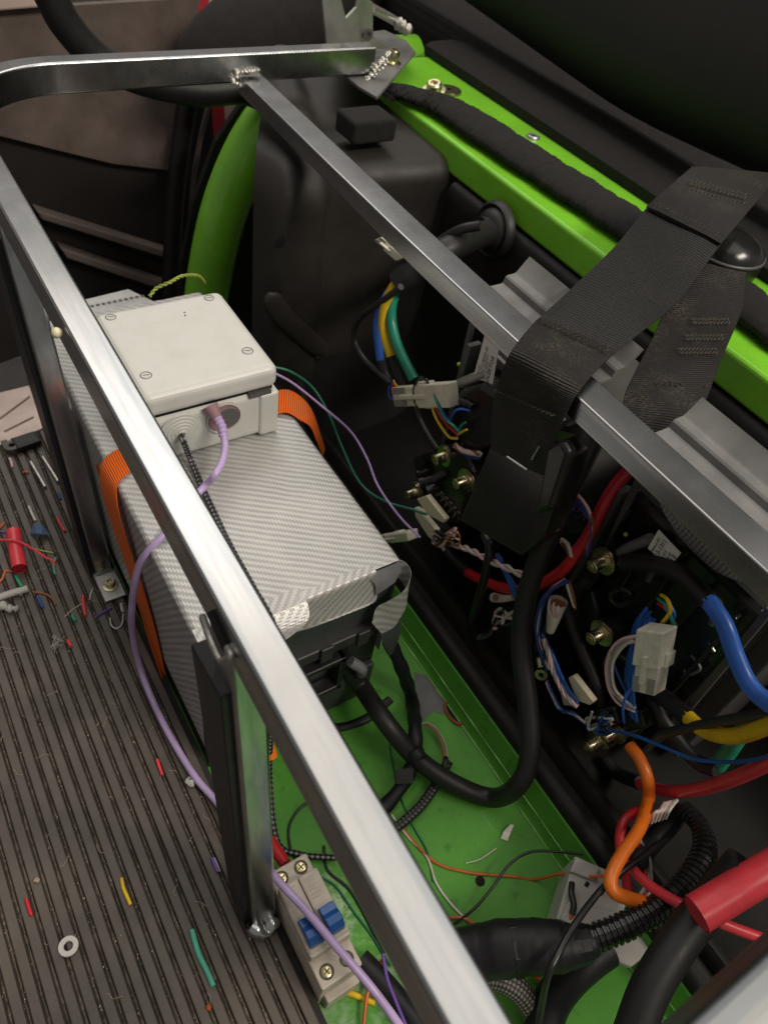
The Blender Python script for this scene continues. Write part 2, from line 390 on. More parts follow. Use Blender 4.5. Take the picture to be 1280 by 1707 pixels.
def dup(o, offset, parent=None):                       # a copy that shares its mesh
    c = o.copy(); COL.objects.link(c); c.location = o.location + Vector(offset)
    if parent: c.parent = parent
    for ch in o.children:
        d = ch.copy(); COL.objects.link(d); d.parent = c
    return c
def wire(name, label, cat, pts, r, mat, group=None, n=8, sub=7, parent=None):
    o = obj(name, MB().tube(pts, r, n, sub), mat, parent, smooth=60)
    if label: tag(o, label, cat, group)
    return o
def text_mb(body, size, origin, xd, yd, depth=.0001):
    cu = bpy.data.curves.new('lettering', 'FONT'); cu.body = body; cu.size = size; cu.extrude = depth; cu.resolution_u = 2
    t = bpy.data.objects.new('lettering', cu); COL.objects.link(t)
    me = t.to_mesh(); xd = Vector(xd).normalized(); yd = Vector(yd); yd = (yd - xd * yd.dot(xd)).normalized(); zd = xd.cross(yd)
    mb = MB(); mb.add([Vector(origin) + xd * v.co.x + yd * v.co.y + zd * v.co.z for v in me.vertices], [tuple(p.vertices) for p in me.polygons])
    t.to_mesh_clear(); bpy.data.objects.remove(t); bpy.data.curves.remove(cu); return mb
def round_rect(w, h, r, seg=3):
    out = []
    for cx, cy, a0 in ((w / 2 - r, h / 2 - r, 0), (-w / 2 + r, h / 2 - r, 90), (-w / 2 + r, -h / 2 + r, 180), (w / 2 - r, -h / 2 + r, 270)):
        for k in range(seg + 1):
            a = R(a0 + 90 * k / seg); out.append((cx + r * math.cos(a), cy + r * math.sin(a)))
    return out
def sweep_flat(path, prof):                            # closed (side, up) profile along a path that stays level
    P = [Vector(p) for p in path]; n = len(prof); m = len(P); mb = MB(); v = []
    for i in range(m):
        t = (P[min(i + 1, m - 1)] - P[max(i - 1, 0)]).normalized(); s = Vector((t.y, -t.x, 0)).normalized()
        v += [P[i] + s * a + Vector((0, 0, b)) for a, b in prof]
    f = [(i * n + k, i * n + (k + 1) % n, (i + 1) * n + (k + 1) % n, (i + 1) * n + k) for i in range(m - 1) for k in range(n)]
    return mb.add(v, f + [tuple(range(n))[::-1], tuple(range((m - 1) * n, m * n))])
def bolt_mb(c, axis, r=.0045, l=.010, socket=True):
    mb = MB(); mb.lathe(c, axis, [(r * 1.9, 0), (r * 1.9, .0014), (r * 1.05, .0014), (r * 1.05, .0022), (r, .0026), (r, l - .0006), (r * .88, l), (r * .55, l), (r * .5, l - .003), (0, l - .003)], 14)
    return mb

# ================================================================== THE SETTING
g = obj('ground', MB().box(-4, 4, -3, 5, -.47, -.45), pm('garage_floor', (.05, .043, .04), .7)); g['kind'] = 'structure'
def pan():
    mb = MB(); n = 40
    prof = [(.080, -.02), (.326, -.02), (.3285, -.018), (.3305, -.012), (.337, .018), (.339, .0195)]
    mb.extrude(prof, -.40, .72)
    o = obj('floor_pan', mb, 'pan', smooth=40); o['kind'] = 'structure'
    for x_, z_, y0_, y1_ in ((.3272, -.0186, -.30, .40), (.3318, -.006, -.1, .33)):  # thin pale tubes drawn along the crease to imitate its highlight lines
        rn0 = random.Random(int(y1_ * 100)); obj('crease_highlight', MB().tube([(x_ + rn0.uniform(-.0002, .0002), y0_ + (y1_ - y0_) * k / 24, z_) for k in range(25)], lambda t, L: .00075 + .0003 * math.sin(L * 130), 6, 3), 'crease_light', o, smooth=60)
    h = at(800, 1469, z=-.02); obj('round_hole', MB().lathe((h.x, h.y, -.0199), (0, 0, 1), [(0, .0002), (.0036, .0002), (.0044, 0)], 18), 'darkin', o)
    h = at(756, 1190, z=-.02); mb = MB()
    mb.tube([h + Vector((.0065 * math.cos(a), .013 * math.sin(a), .0015)) for a in [k * math.pi / 8 for k in range(17)]], .0018, 6, 2)
    obj('slot_rim', mb, 'brown', o, smooth=60)
    obj('bare_patch', MB().prism([at(a, b, z=-.0198) for a, b in ((690, 1120), (712, 1128), (756, 1180), (738, 1192), (722, 1186), (700, 1205))], (0, 0, .0004)), 'steelpatch', o)
    obj('slot_hole', MB().add([h + Vector((.006 * math.cos(k * math.pi / 8), .0125 * math.sin(k * math.pi / 8), .0006)) for k in range(16)], [tuple(range(16))]), 'darkin', o)
pan()

PITCH = .011; G0 = -.0215
def rubber_mat():
    o = obj('rubber_mat', MB().box(-.30, .092, -.40, .755, -.012, -.0034), 'matbase'); o['kind'] = 'structure'
    mb = MB(); mb.box(-.0037, .0037, -.575, .575, -.0040, 0)
    first = None
    for k in range(-24, 10):
        x = G0 + (k + .5) * PITCH
        if first is None:
            first = obj('rib', MB().add([v + Vector((x, .178, 0)) for v in mb.v], mb.f), 'mat', o, bevel=.0009)
        else:
            c = first.copy(); COL.objects.link(c); c.location = first.location + Vector((x - (G0 - 23.5 * PITCH), 0, 0))
    # packed dirt along the grooves, crumbs on top of it
    mb = MB(); cr = MB(); rnd = random.Random(3)
    for k in range(-14, 10):
        x = G0 + k * PITCH; y = -.30
        a = rnd.uniform(.6, 1.2)
        pts = []
        while y < .75:
            L = rnd.uniform(.004, .012); pts.append((x + rnd.gauss(0, .00012), y, rnd.uniform(.0005, .0011), rnd.uniform(.0006, .0019) * a)); y += L; h = pts[-1][3] - .0014
            if rnd.random() < .62:
                for q in range(rnd.randint(1, 5)):
                    c = Vector((x + rnd.gauss(0, .0008), y - rnd.random() * L, -.0034 + .0012)); s_ = rnd.uniform(.00025, .0009) * rnd.uniform(.6, 1.1)
                    e = [Vector((rnd.uniform(-1, 1), rnd.uniform(-1, 1), rnd.uniform(.2, 1))) * s_ for _ in range(4)]
                    cr.add([c + e_ for e_ in e], [(0, 1, 2), (0, 1, 3), (1, 2, 3), (0, 2, 3)])
        m = len(pts); mb.add([(px + sx * w, py, -.0034 + (hz if sx == 0 else 0)) for px, py, w, hz in pts for sx in (-1, 0, 1)], [(i * 3 + j, i * 3 + j + 1, i * 3 + j + 4, i * 3 + j + 3) for i in range(m - 1) for j in (0, 1)])
    for q in range(260):
        c = Vector((rnd.uniform(-.15, .085), rnd.uniform(-.1, .7), .0002)); s_ = rnd.uniform(.0002, .0006)
        e = [Vector((rnd.uniform(-1, 1), rnd.uniform(-1, 1), rnd.uniform(.2, 1))) * s_ for _ in range(4)]
        cr.add([c + e_ for e_ in e], [(0, 1, 2), (0, 1, 3), (1, 2, 3), (0, 2, 3)])
    fb = MB()
    for q in range(70):
        p = Vector((rnd.uniform(-.15, .085), rnd.uniform(-.1, .7), .0008)); a = rnd.uniform(0, 6.3); pts = [p]
        for k in range(4): a += rnd.uniform(-.9, .9); pts.append(pts[-1] + Vector((math.cos(a), math.sin(a), 0)) * rnd.uniform(.001, .004))
        fb.tube(pts, .00016, 4, 3)
    d = obj('fibres', fb, 'crumb', kind='stuff'); tag(d, 'fine tan fibres and hairs scattered over the ribbed mat', 'fibres')
    d = obj('groove_dirt', mb, 'groovedirt', kind='stuff'); tag(d, 'packed brown dirt lying in the grooves of the ribbed mat', 'dirt')
    d = obj('grit', cr, 'crumb', kind='stuff'); tag(d, 'pale grit and sawdust crumbs scattered over the ribbed mat', 'grit')
rubber_mat()

# the black moulded tub on the right and the wall above it
def liner():
    o = thing('tub_liner', 'black moulded plastic tub holding the motor controllers, right of the green floor', 'liner', (.45, .2, 0))
    prof = [(.3385, .019), (.3395, .026), (.343, .030), (.350, .030), (.3525, .026), (.3545, .019), (.364, .019), (.3665, .030), (.370, .0345), (.376, .0345), (.380, .030), (.386, .010), (.395, .004), (.445, .002), (.490, .008), (.520, .022), (.538, .06), (.546, .13), (.5520, .270), (.5545, .283), (.560, .2885), (.585, .2895)]
    obj('tub_wall', MB().extrude(prof, -.40, .600), 'tub', o, smooth=50)
    # far end: rounded inner corner of the tub
    mb = MB(); rows = []
    for y, k in ((.600, 0), (.622, .1), (.640, .35), (.652, .7), (.660, 1.0)):
        rows.append([(x, y, z + (.085 - z) * k if z < .085 else z) for x, z in prof])
    n = len(prof); mb.add([p for r_ in rows for p in r_], [(i * n + j, i * n + j + 1, (i + 1) * n + j + 1, (i + 1) * n + j) for i in range(len(rows) - 1) for j in range(n - 1)])
    obj('tub_end', mb, 'tub', o, smooth=60)
    return o
liner()
def arch():
    o = thing('wheel_arch_cover', 'dusty black moulded plastic cover with a chamfered corner and a round hole', 'cover', (.36, .70, 0))
    F = .650
    sm = lambda t: max(0, min(1, t)) ** 2 * (3 - 2 * max(0, min(1, t)))
    v = []; xs = [.331, .333, .336, .340, .346, .354, .362, .371, .380, .386, .392, .398, .404, .411, .418, .426, .436, .450, .470, .492, .515, .540, .562]; rows = None
    for x in xs:
        yf = F + .050 * max(0, 1 - (x - .331) / .013) ** 2 + .032 * sm((x - .388) / .026) - .010 * sm((x - .45) / .1); r = .045 - .022 * sm((x - .388) / .03)
        zt = .326 - .020 * sm((x - .375) / .05) - .006 * max(0, 1 - (x - .331) / .02) ** 2
        col = [(x, yf + .012 * max(0, .14 - z) / .16 * -1 * sm((x - .388) / .03), z) for z in (-.02, .02, .06, .10, .14, .18, .22, zt - r - .02, zt - r)]
        sh = .14 * (1 - (x - .331) / .231); col += [(x + sh * (r - r * math.cos(a)) / (.95 - yf), yf + r - r * math.cos(a), zt - r + r * math.sin(a)) for a in [math.pi / 2 * k / 7 for k in range(1, 8)]]
        col += [(x + sh * (r + (.95 - yf - r) * k / 6) / (.95 - yf), yf + r + (.95 - yf - r) * k / 6, zt + .012 * k / 6) for k in range(1, 7)]
        v += col; rows = len(col)
    f = [(i * rows + k, i * rows + k + 1, (i + 1) * rows + k + 1, (i + 1) * rows + k) for i in range(len(xs) - 1) for k in range(rows - 1)]
    mb = MB().add(v, f); mb.add([(.471, .95, -.02)] + v[:rows], [tuple(range(rows + 1))])
    obj('shell', mb, 'tubdusty', o, smooth=50)
    obj('side_panel', MB().prism([(x, 1.045, z) for x, z in ((.375, -.3), (.372, 0), (.398, .1), (.435, .185), (.483, .243), (.54, .275), (.9, .285), (.9, -.3))], (0, .01, 0)), 'tub', o)
    obj('floor_piece', MB().box(.098, .46, .60, .735, -.019, -.004), 'tub', o, bevel=.004)
    h = at(466, 405, y=F); obj('round_hole', MB().lathe((h.x, F - .0006, h.z), (0, -1, 0), [(0, .0001), (.0055, .0001), (.0062, -.0004)], 18), 'darkin', o)
    mb = MB(); pts = ax([(446, 490), (480, 535), (545, 592)], y=F - .002); mb.tube(pts, lambda t, L: .012 * min(1, (1.02 - abs(2 * t - 1)) * 4) ** .5, 10, 8)
    sl = obj('strap_ledge', mb, 'tubdusty', o, smooth=60); sl.scale = (1, .35, 1)
    p = at(583, 193, z=.345); q = MB(); q.box(p.x, p.x + .055, p.y - .012, p.y + .03, .318, .342); obj('foam_stop', q, 'foam', o, bevel=.004, seg=3)
    for px, py in ((577, 480), (635, 466)):
        c = at(px, py, y=.70); obj('rivet', MB().lathe((c.x, .70, c.z), (0, -1, 0), [(0, .003), (.002, .0026), (.0034, 0)], 10), 'screw', o, smooth=60)
arch()

# ================================================================== LIME GREEN RAIL, FOAM, TRIM, SEAT
def rail():
    o = thing('green_rail', 'lime green painted box rail running along under the black seat', 'rail', (.64, .3, .29))
    obj('rail_body', MB().box(.563, .700, -.40, .925, .291, .325), 'green', o, bevel=.004, seg=3)
    for px, py, r in ((888, 229, .0078),):
        c = at(px, py, z=.3252); m = MB(); m.lathe(c, (0, 0, 1), [(0, .0012), (r * .42, .0012), (r * .45, .0026), (r * .8, .0030), (r, .0018), (r * 1.05, 0)], 16)
        obj('rivet', m, 'steel', o, smooth=40); obj('rivet_socket', MB().lathe(c + Vector((0, 0, .0013)), (0, 0, 1), [(0, .0002), (r * .42, .0001)], 6), 'darkin', o)
    c = at(748, 152, z=.3255); w = MB(); w.lathe(c, (0, 0, 1), [(.003, .0026), (.0155, .0026), (.016, .0014), (.016, 0)], 24); obj('washer', w, 'yzinc', o, smooth=40)
    c2 = at(726, 141, z=.340); b = MB(); b.lathe(c2 - Vector((0, 0, .012)), (-.25, -.1, 1), [(.0035, 0), (.0035, .004), (.0135, .0045), (.0142, .0075), (.0095, .0080), (.0092, .0140), (.0074, .0158), (.0046, .0158), (.0044, .012), (0, .012)], 18)
    obj('bolt', b, 'yzinc', o, smooth=35)
rail()
pts = [(.545, .800, .322), (.560, .800, .334), (.580, .775, .337), (.598, .74, .336), (.605, .65, .335), (.612, .55, .335), (.619, .44, .335), (.622, .2, .335), (.622, -.05, .335), (.622, -.38, .335)]
frn = random.Random(12)
o = obj('foam_seal', MB().tube(pts, lambda t, L: (.016 + .0125 * min(1, max(0, L - .01) / .12)) * (1 + .03 * math.sin(L * 90) + .02 * math.sin(L * 233) + frn.uniform(-.018, .018)), 14, 60), 'foam', smooth=70)
for v_ in o.data.vertices: v_.co += Vector((frn.gauss(0, .0005), frn.gauss(0, .0006), frn.gauss(0, .0007)))
o.scale = (1, 1, .36)
tag(o, 'black fuzzy foam strip stuck along the lime green rail', 'seal')
def seat():
    mb = MB(); n = 14; y0, y1 = -.40, .93
    prof = [(.690, .3262), (.690, .337), (.700, .341), (.735, .342), (.765, .335), (.765, .3262)]
    o = obj('carpet_trim', MB().extrude(prof, y0, y1, True), 'fabric', smooth=50); tag(o, 'dusty brown black carpet edging between the green rail and the seat', 'trim')
    # seat back: a big rounded form whose lower edge dips in the middle
    v = []; f = []; ny, na = 26, 18
    for i in range(ny + 1):
        y = .24 + (1.25 - .24) * i / ny; e = max(0, 1 - ((y - .24) / .12)) if y < .36 else 0
        sh = math.sqrt(max(0, 1 - (1 - min(1, (y - .24) / .14)) ** 2))
        zb = .352 + .10 * max(0, (.62 - y)) ** 1.2 + .06 * max(0, y - .68) + (1 - sh) * .10
        for k in range(na + 1):
            a = k / na
            if a < .35:
                t = a / .35 * math.pi / 2; x = .80 - .062 * math.sin(t) * sh; z = zb + .075 * (1 - math.cos(t))
            else:
                t = (a - .35) / .65; x = .738 + (1 - sh) * .062 + .30 * t ** 1.3; z = zb + .075 + .75 * t
            v.append((x, y, z))
    W = na + 1
    f = [(i * W + k, i * W + k + 1, (i + 1) * W + k + 1, (i + 1) * W + k) for i in range(ny) for k in range(na)]
    o = thing('seat', 'large smooth black vinyl seat back above the green rail', 'seat', (.9, .6, .35))
    obj('seat_shell', MB().add(v, f), 'seat', o, smooth=80)
    obj('seat_base', MB().box(.765, 1.3, -.2, 1.25, .20, .340), 'darkcloth', o, bevel=.02, seg=3)
seat()

# ================================================================== ALUMINIUM SEAT FRAME
def frame():
    o = thing('seat_support', 'silver welded aluminium seat frame of flat tubes on two braced legs', 'frame', (.2, .3, 0))
    T, Bt = .380, .352; zc = (T + Bt) / 2
    path = [(.0805, -.30 + .1 * k, zc) for k in range(10)] + [(.0805, .7, zc)]
    path = [(.0805, y / 100, zc) for y in range(-30, 71, 10)]
    path += [(.1805 - .1 * math.cos(a), .715 + .1 * math.sin(a), zc) for a in [math.pi / 2 * k / 14 for k in range(15)]]
    path += [(x / 100, .815, zc) for x in (23, 29, 35, 41, 47, 53)]
    obj('outer_rail', sweep_flat(path, round_rect(.0195, T - Bt, .0022, 4)), 'alu_y', o, smooth=50, wn=True)
    pr = round_rect(.0265, .018, .0014, 3)
    obj('middle_rail', sweep_flat([(.3665, y / 100, .3495) for y in range(-30, 41, 5)] + [(.3675, .48, .3495), (.3705, .60, .3495), (.3770, .806, .3495)], pr), 'alu_y', o, smooth=50, wn=True)
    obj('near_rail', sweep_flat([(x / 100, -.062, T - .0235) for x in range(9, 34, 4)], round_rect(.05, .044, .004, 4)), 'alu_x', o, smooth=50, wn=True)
    h = at(419, 130, z=.3588); obj('drill_hole', MB().lathe((h.x, h.y, .3586), (0, 0, 1), [(0, .0002), (.0033, .0002), (.0036, 0)], 14), 'darkin', o)
    def weld(a, b, n, r):
        mb = MB(); rn = random.Random(n)
        for k in range(n):
            p = Vector(a).lerp(Vector(b), k / (n - 1)) + Vector((rn.uniform(-1, 1), rn.uniform(-1, 1), rn.uniform(-.6, .8))) * r * .35
            rr = r * rn.uniform(.7, 1.15); mb.lathe(p - Vector((0, 0, rr * .5)), (rn.uniform(-.3, .3), rn.uniform(-.3, .3), 1), [(0, 0), (rr, .2 * rr), (rr * .9, rr * .6), (rr * .4, rr), (0, rr * 1.05)], 8)
        obj('weld_bead', mb, 'weld', o, smooth=60)
    weld(at(388, 133, y=.803), at(398, 118, y=.803), 12, .0036); weld(at(404, 118, y=.803), at(432, 116, y=.803), 16, .0028); weld(at(388, 136, y=.803), at(400, 138, y=.803), 5, .004)
    P1, P2 = at(606, 138, y=.800), at(650, 86, y=.806); weld(P1, P2, 26, .0040); weld(at(612, 144, y=.800), at(640, 106, y=.802), 8, .0032)
    # legs: tube + black coated bar behind it, leaning back a little
    def leg(t, b, dz=0):
        mb = MB(); w, d = .0185, .024
        mb.add([(.071, b, dz), (.071 + w, b, dz), (.071 + w, b + d, dz), (.071, b + d, dz), (.071, t, .353), (.071 + w, t, .353), (.071 + w, t + d, .353), (.071, t + d, .353)],
               [(0, 1, 2, 3), (4, 5, 6, 7), (0, 1, 5, 4), (1, 2, 6, 5), (2, 3, 7, 6), (3, 0, 4, 7)])
        return mb
    l1 = obj('leg', leg(.170, .134, .012), 'alu_z', o, bevel=.0022, seg=3); l2 = obj('leg', leg(.590, .512, .004), 'alu_z', o, bevel=.0022, seg=3)
    def bar(t, b, ht, d0, d1):
        mb = MB(); mb.add([(.066, b + .024, .002), (.086, b + .024, .002), (.086, b + d0, .002), (.066, b + d0, .002), (.066, t + .024, ht), (.086, t + .024, ht), (.086, t + d1, ht - .006), (.066, t + d1, ht - .006)],
               [(0, 1, 2, 3), (4, 5, 6, 7), (0, 1, 5, 4), (1, 2, 6, 5), (2, 3, 7, 6), (3, 0, 4, 7)]); return mb
    obj('brace', bar(.147, .118, .318, .050, .062), 'blackbar', o, bevel=.001)
    obj('brace', bar(.572, .492, .333, .060, .085), 'blackbar', o, bevel=.001)
    # near foot: crushed tube end; far foot: bolted lug
    p = at(440, 1548, z=.008); mb = MB(); mb.tube([p + Vector((-.0085, .006, .006)), p + Vector((0, -.004, .001)), p + Vector((.0095, .003, .002))], lambda t, L: .0052 + .0015 * math.sin(9 * t), 10, 6)
    obj('foot', mb, 'alu_z', o, smooth=60)
    c = at(185, 977, z=.004); mb = MB(); mb.box(c.x - .011, c.x + .011, c.y - .016, c.y + .030, .0006, .0036); f = obj('foot', mb, 'steel', o, bevel=.0012)
    mb = MB(); mb.lathe((c.x, c.y + .001, .0036), (0, 0, 1), [(.0075, 0), (.0078, .0014), (.0052, .0018), (.0052, .0075), (.0046, .0082), (.0030, .0082), (.0028, .005), (0, .005)], 16); obj('bolt', mb, 'yzinc', f, smooth=35)
    # bent steel pin through the outer side
    q = [at(338, 1028, x=.0695), at(350, 1062, x=.0665), at(363, 1092, x=.0662), at(372, 1102, x=.0668), at(385, 1094, x=.0690), at(380, 1080, x=.0700)]
    obj('steel_pin', MB().tube(q, .0019, 8, 6), 'weld', o, smooth=60)
    q = [at(352, 1020, x=.0700), at(364, 1050, x=.0696), at(379, 1084, x=.0697)]
    obj('slot', MB().tube(q, .0022, 6, 6), 'darkin', o, smooth=60)
    q = MB(); c = at(107, 553, x=.0705); q.lathe(c - Vector((.004, 0, 0)), (-.2, 0, 1), [(0, -.003), (.0030, -.0015), (.0034, .001), (.002, .003), (0, .0036)], 10); obj('glue_blob', q, 'cream', o, smooth=70)
    # end bracket on the green rail
    Z = .3455
    poly = [at(598, 150, z=Z), at(628, 168, z=Z), at(692, 92, z=Z), at(676, 72, z=Z), at(640, 55, z=Z), at(560, 66, z=Z), at(560, 120, z=Z)]
    br = obj('mounting_plate', MB().prism(poly, (0, 0, .004)), 'sheet', o, bevel=.001)
    up = [at(545, 75, y=.865), at(536, -12, y=.865), at(566, -12, y=.865), at(577, 30, y=.865), at(594, 12, y=.865), at(600, -12, y=.865), at(622, 4, y=.865), at(622, 62, y=.865), at(660, 84, y=.865)]
    obj('upright_plate', MB().prism(up, (0, .004, 0)), 'steel', o, bevel=.0006)
    mb = MB(); mb.tube([at(620, 14, y=.87), at(650, 30, y=.88), at(682, 50, y=.89)], .0052, 8, 5); obj('folded_edge', mb, 'pins', o, smooth=60)
    mb = MB(); mb.tube([at(662, 38, y=.872), at(682, 52, y=.872)], lambda t, L: .0060 + .002 * math.sin(t * 18), 8, 10); obj('weld_bead', mb, 'weld', o, smooth=60)
    c = at(653, 104, z=.350); mb = MB(); mb.lathe(c, (.1, -.1, 1), [(.011, 0), (.0112, .0018), (.0070, .003), (.0068, .013), (.0058, .0145), (.0036, .0145), (.0034, .010), (0, .010)], 18); obj('bolt', mb, 'yzinc', br, smooth=35)
    c = at(612, 57, y=.863); obj('stud_hole', MB().lathe(c, (0, -1, 0), [(.0030, .0005), (.006, .0005), (.0066, .003), (.0032, .003), (.003, .0006)], 14), 'fitting', br, smooth=40)
frame()

# folded brackets between the frame and the wall
def bracket(name, label, y0, y1):
    prof = [(.3795, .3480), (.4030, .3480), (.4045, .3488), (.4058, .3535), (.4072, .3548), (.4150, .3550), (.4166, .3560), (.4260, .3680), (.4278, .3668), (.4185, .3538), (.4166, .3526), (.4092, .3524), (.4080, .3512), (.4066, .3466), (.4044, .3455), (.3795, .3455)]
    o = obj(name, MB().extrude(prof, y0, y1, True), 'sheet', smooth=30); tag(o, label, 'bracket'); return o
bracket('folded_bracket', 'grey folded aluminium bracket between middle rail and wall, left of the hanging belts', .262, .392)
bracket('folded_bracket', 'grey folded aluminium bracket under the red cable, right of the hanging belts', -.25, .205)

# ================================================================== BATTERY PACK
def battery():
    o = thing('battery_pack', 'long battery pack wrapped in silver carbon pattern vinyl, under the grey junction box', 'battery', (.18, .48, -.02))
    x0, x1, y0, y1, T = .0945, .2665, .283, .690, .189
    body = MB().box(x0 + .001, x1 - .001, y0 + .004, y1, -.019, .120); obj('case', body, 'batplastic', o, bevel=.002)
    # vinyl skin: top and both long sides as one folded sheet with rounded edges
    pf = []; r = .0045
    pf += [(x0 - .0008, .02), (x0 - .0008, T - r)] + [(x0 - .0008 + r - r * math.cos(a), T - r + r * math.sin(a)) for a in [math.pi / 10 * k for k in range(1, 6)]]
    pf += [(x0 + (x1 - x0) * k / 12, T + .0004 * math.sin(k * 1.9)) for k in range(1, 12)]
    pf += [(x1 + .0008 - r + r * math.sin(a), T - r + r * math.cos(a)) for a in [math.pi / 10 * k for k in range(0, 6)]] + [(x1 + .0008, .05)]
    mb = MB(); ny = 30; v = []; rn = random.Random(5)
    for i in range(ny + 1):
        y = y0 + (y1 - y0) * i / ny
        v += [(x, y, z + (rn.gauss(0, .00025) if z > T - .002 else 0)) for x, z in pf]
    n = len(pf); ds = [0]
    for k in range(1, n): ds.append(ds[-1] + math.dist(pf[k], pf[k - 1]))
    f = []; uv = []
    for i in range(ny):
        for k in range(n - 1):
            f.append((i * n + k, i * n + k + 1, (i + 1) * n + k + 1, (i + 1) * n + k)); a_, b_ = (y1 - y0) * i / ny, (y1 - y0) * (i + 1) / ny
            c_ = lambda d, y: (d * .985 + y * .174, y * .985 - d * .174)
            uv.append([c_(ds[k], a_), c_(ds[k + 1], a_), c_(ds[k + 1], b_), c_(ds[k], b_)])
    sk = obj('vinyl_wrap', mb.add(v, f, uv), 'carbon', o, smooth=60, wn=True)
    # front: dark sheet, lid seam ledge, recessed handle
    obj('front_sheet', MB().add([(x0, y0 + .001, T - .003), (x1 - .004, y0 + .001, T - .003), (x1 - .004, y0 + .002, .112), (x0, y0 + .002, .104)], [(0, 1, 2, 3)]), 'batgreen', o)
    mb = MB(); mb.box(x0, x1, y0 - .006, y0 + .004, .096, .110); obj('lid_ledge', mb, 'batplastic', o, bevel=.0015)
    for k in range(4):
        xx = x0 + .03 + k * .036; obj('lid_clip', MB().box(xx, xx + .012, y0 - .009, y0 - .006, .093, .113), 'batplastic', o, bevel=.001)
    mb = MB()
    for a_, b_, c_, d_ in ((x0 + .055, x0 + .061, .035, .088), (x0 + .122, x0 + .128, .035, .088), (x0 + .055, x0 + .128, .082, .088), (x0 + .055, x0 + .128, .035, .041)): mb.box(a_, b_, y0 - .011, y0 + .003, c_, d_)
    obj('handle_frame', mb, 'bplastic', o, bevel=.0012)
    obj('front_step', MB().box(x0, x1 - .004, y0 - .004, y0 + .004, -.018, .036), 'batgreen', o, bevel=.002)
    mb = MB(); mb.tube([(x0 + .133, y0 - .010, .076), (x0 + .142, y0 - .016, .066), (x0 + .146, y0 - .013, .05)], .0052, 8, 5); obj('terminal_boot', mb, 'vinylback', o, smooth=60)
    # torn flaps of vinyl hanging over the front edge
    def flap(name, edge, rows, mat='carbon'):
        # edge: list of top x; rows: list of (y offset, z drop, x shift, width scale)
        A = [[(edge[0] + r_[2], y0 - r_[0], T - r_[1]) for r_ in rows], [(edge[1] + r_[3], y0 - r_[0] - r_[4], T - r_[1] - r_[5]) for r_ in rows]]
        m = MB().ribbon(A[0], A[1], .0006, 5); return obj(name, m, mat, o, smooth=70)
    flap('vinyl_flap', (x0 + .000, x0 + .085), [(-.010, -.0006, 0, 0, 0, 0), (.001, -.0002, 0, 0, 0, 0), (.007, .003, .001, 0, .000, .000), (.013, .010, .006, -.004, .001, -.002), (.016, .017, .022, -.016, .001, -.004), (.0175, .020, .034, -.030, .001, -.003)])
    flap('vinyl_flap', (x0 + .070, x0 + .148), [(-.006, -.0003, 0, 0, 0, 0), (.0015, .0005, 0, 0, 0, 0), (.0028, .010, .0, .001, 0, -.001), (.0030, .020, -.002, .002, .001, -.001), (.0045, .032, .0, .002, .002, .002), (.006, .036, .02, -.006, .002, -.001)])
    flap('vinyl_flap', (x0 + .012, x0 + .045), [(.004, .030, 0, 0, 0, 0), (.006, .046, .002, .003, .002, 0), (.009, .060, .006, .006, .002, .002), (.010, .074, .012, .004, .002, -.002)])
    # curled corner
    c1 = [(x1 - .002, y0 + .002, T - .001), (x1 + .004, y0 - .002, T - .004), (x1 + .0055, y0 - .010, T - .010), (x1 - .002, y0 - .015, T - .022), (x1 - .013, y0 - .012, T - .034), (x1 - .021, y0 - .008, T - .044), (x1 - .024, y0 - .010, T - .062)]
    c2 = [(x1 - .002, y0 + .003, T - .020), (x1 + .004, y0 - .001, T - .028), (x1 + .007, y0 - .008, T - .036), (x1 + .006, y0 - .014, T - .050), (x1 + .001, y0 - .016, T - .062), (x1 - .004, y0 - .016, T - .074), (x1 - .014, y0 - .014, T - .080)]
    obj('vinyl_curl', MB().ribbon(c1, c2, .0006, 6), 'carbon', o, smooth=70)
    obj('vinyl_curl', MB().ribbon([(x1 - .034, y0 - .001, T - .001), (x1 - .026, y0 - .0055, T - .012), (x1 - .024, y0 - .007, T - .026)], [(x1 - .001, y0 - .001, T - .001), (x1 - .001, y0 - .004, T - .010), (x1 - .006, y0 - .006, T - .020)], .0006, 5), 'vinylback', o, smooth=70)
    obj('tape_tail', MB().ribbon([(x1 - .016, y0 - .012, T - .074), (x1 - .012, y0 - .018, T - .094), (x1 - .004, y0 - .02, T - .115)], [(x1 + .006, y0 - .012, T - .070), (x1 + .004, y0 - .018, T - .090), (x1 - .001, y0 - .02, T - .114)], .0006, 5), 'batgreen', o, smooth=70)
battery()

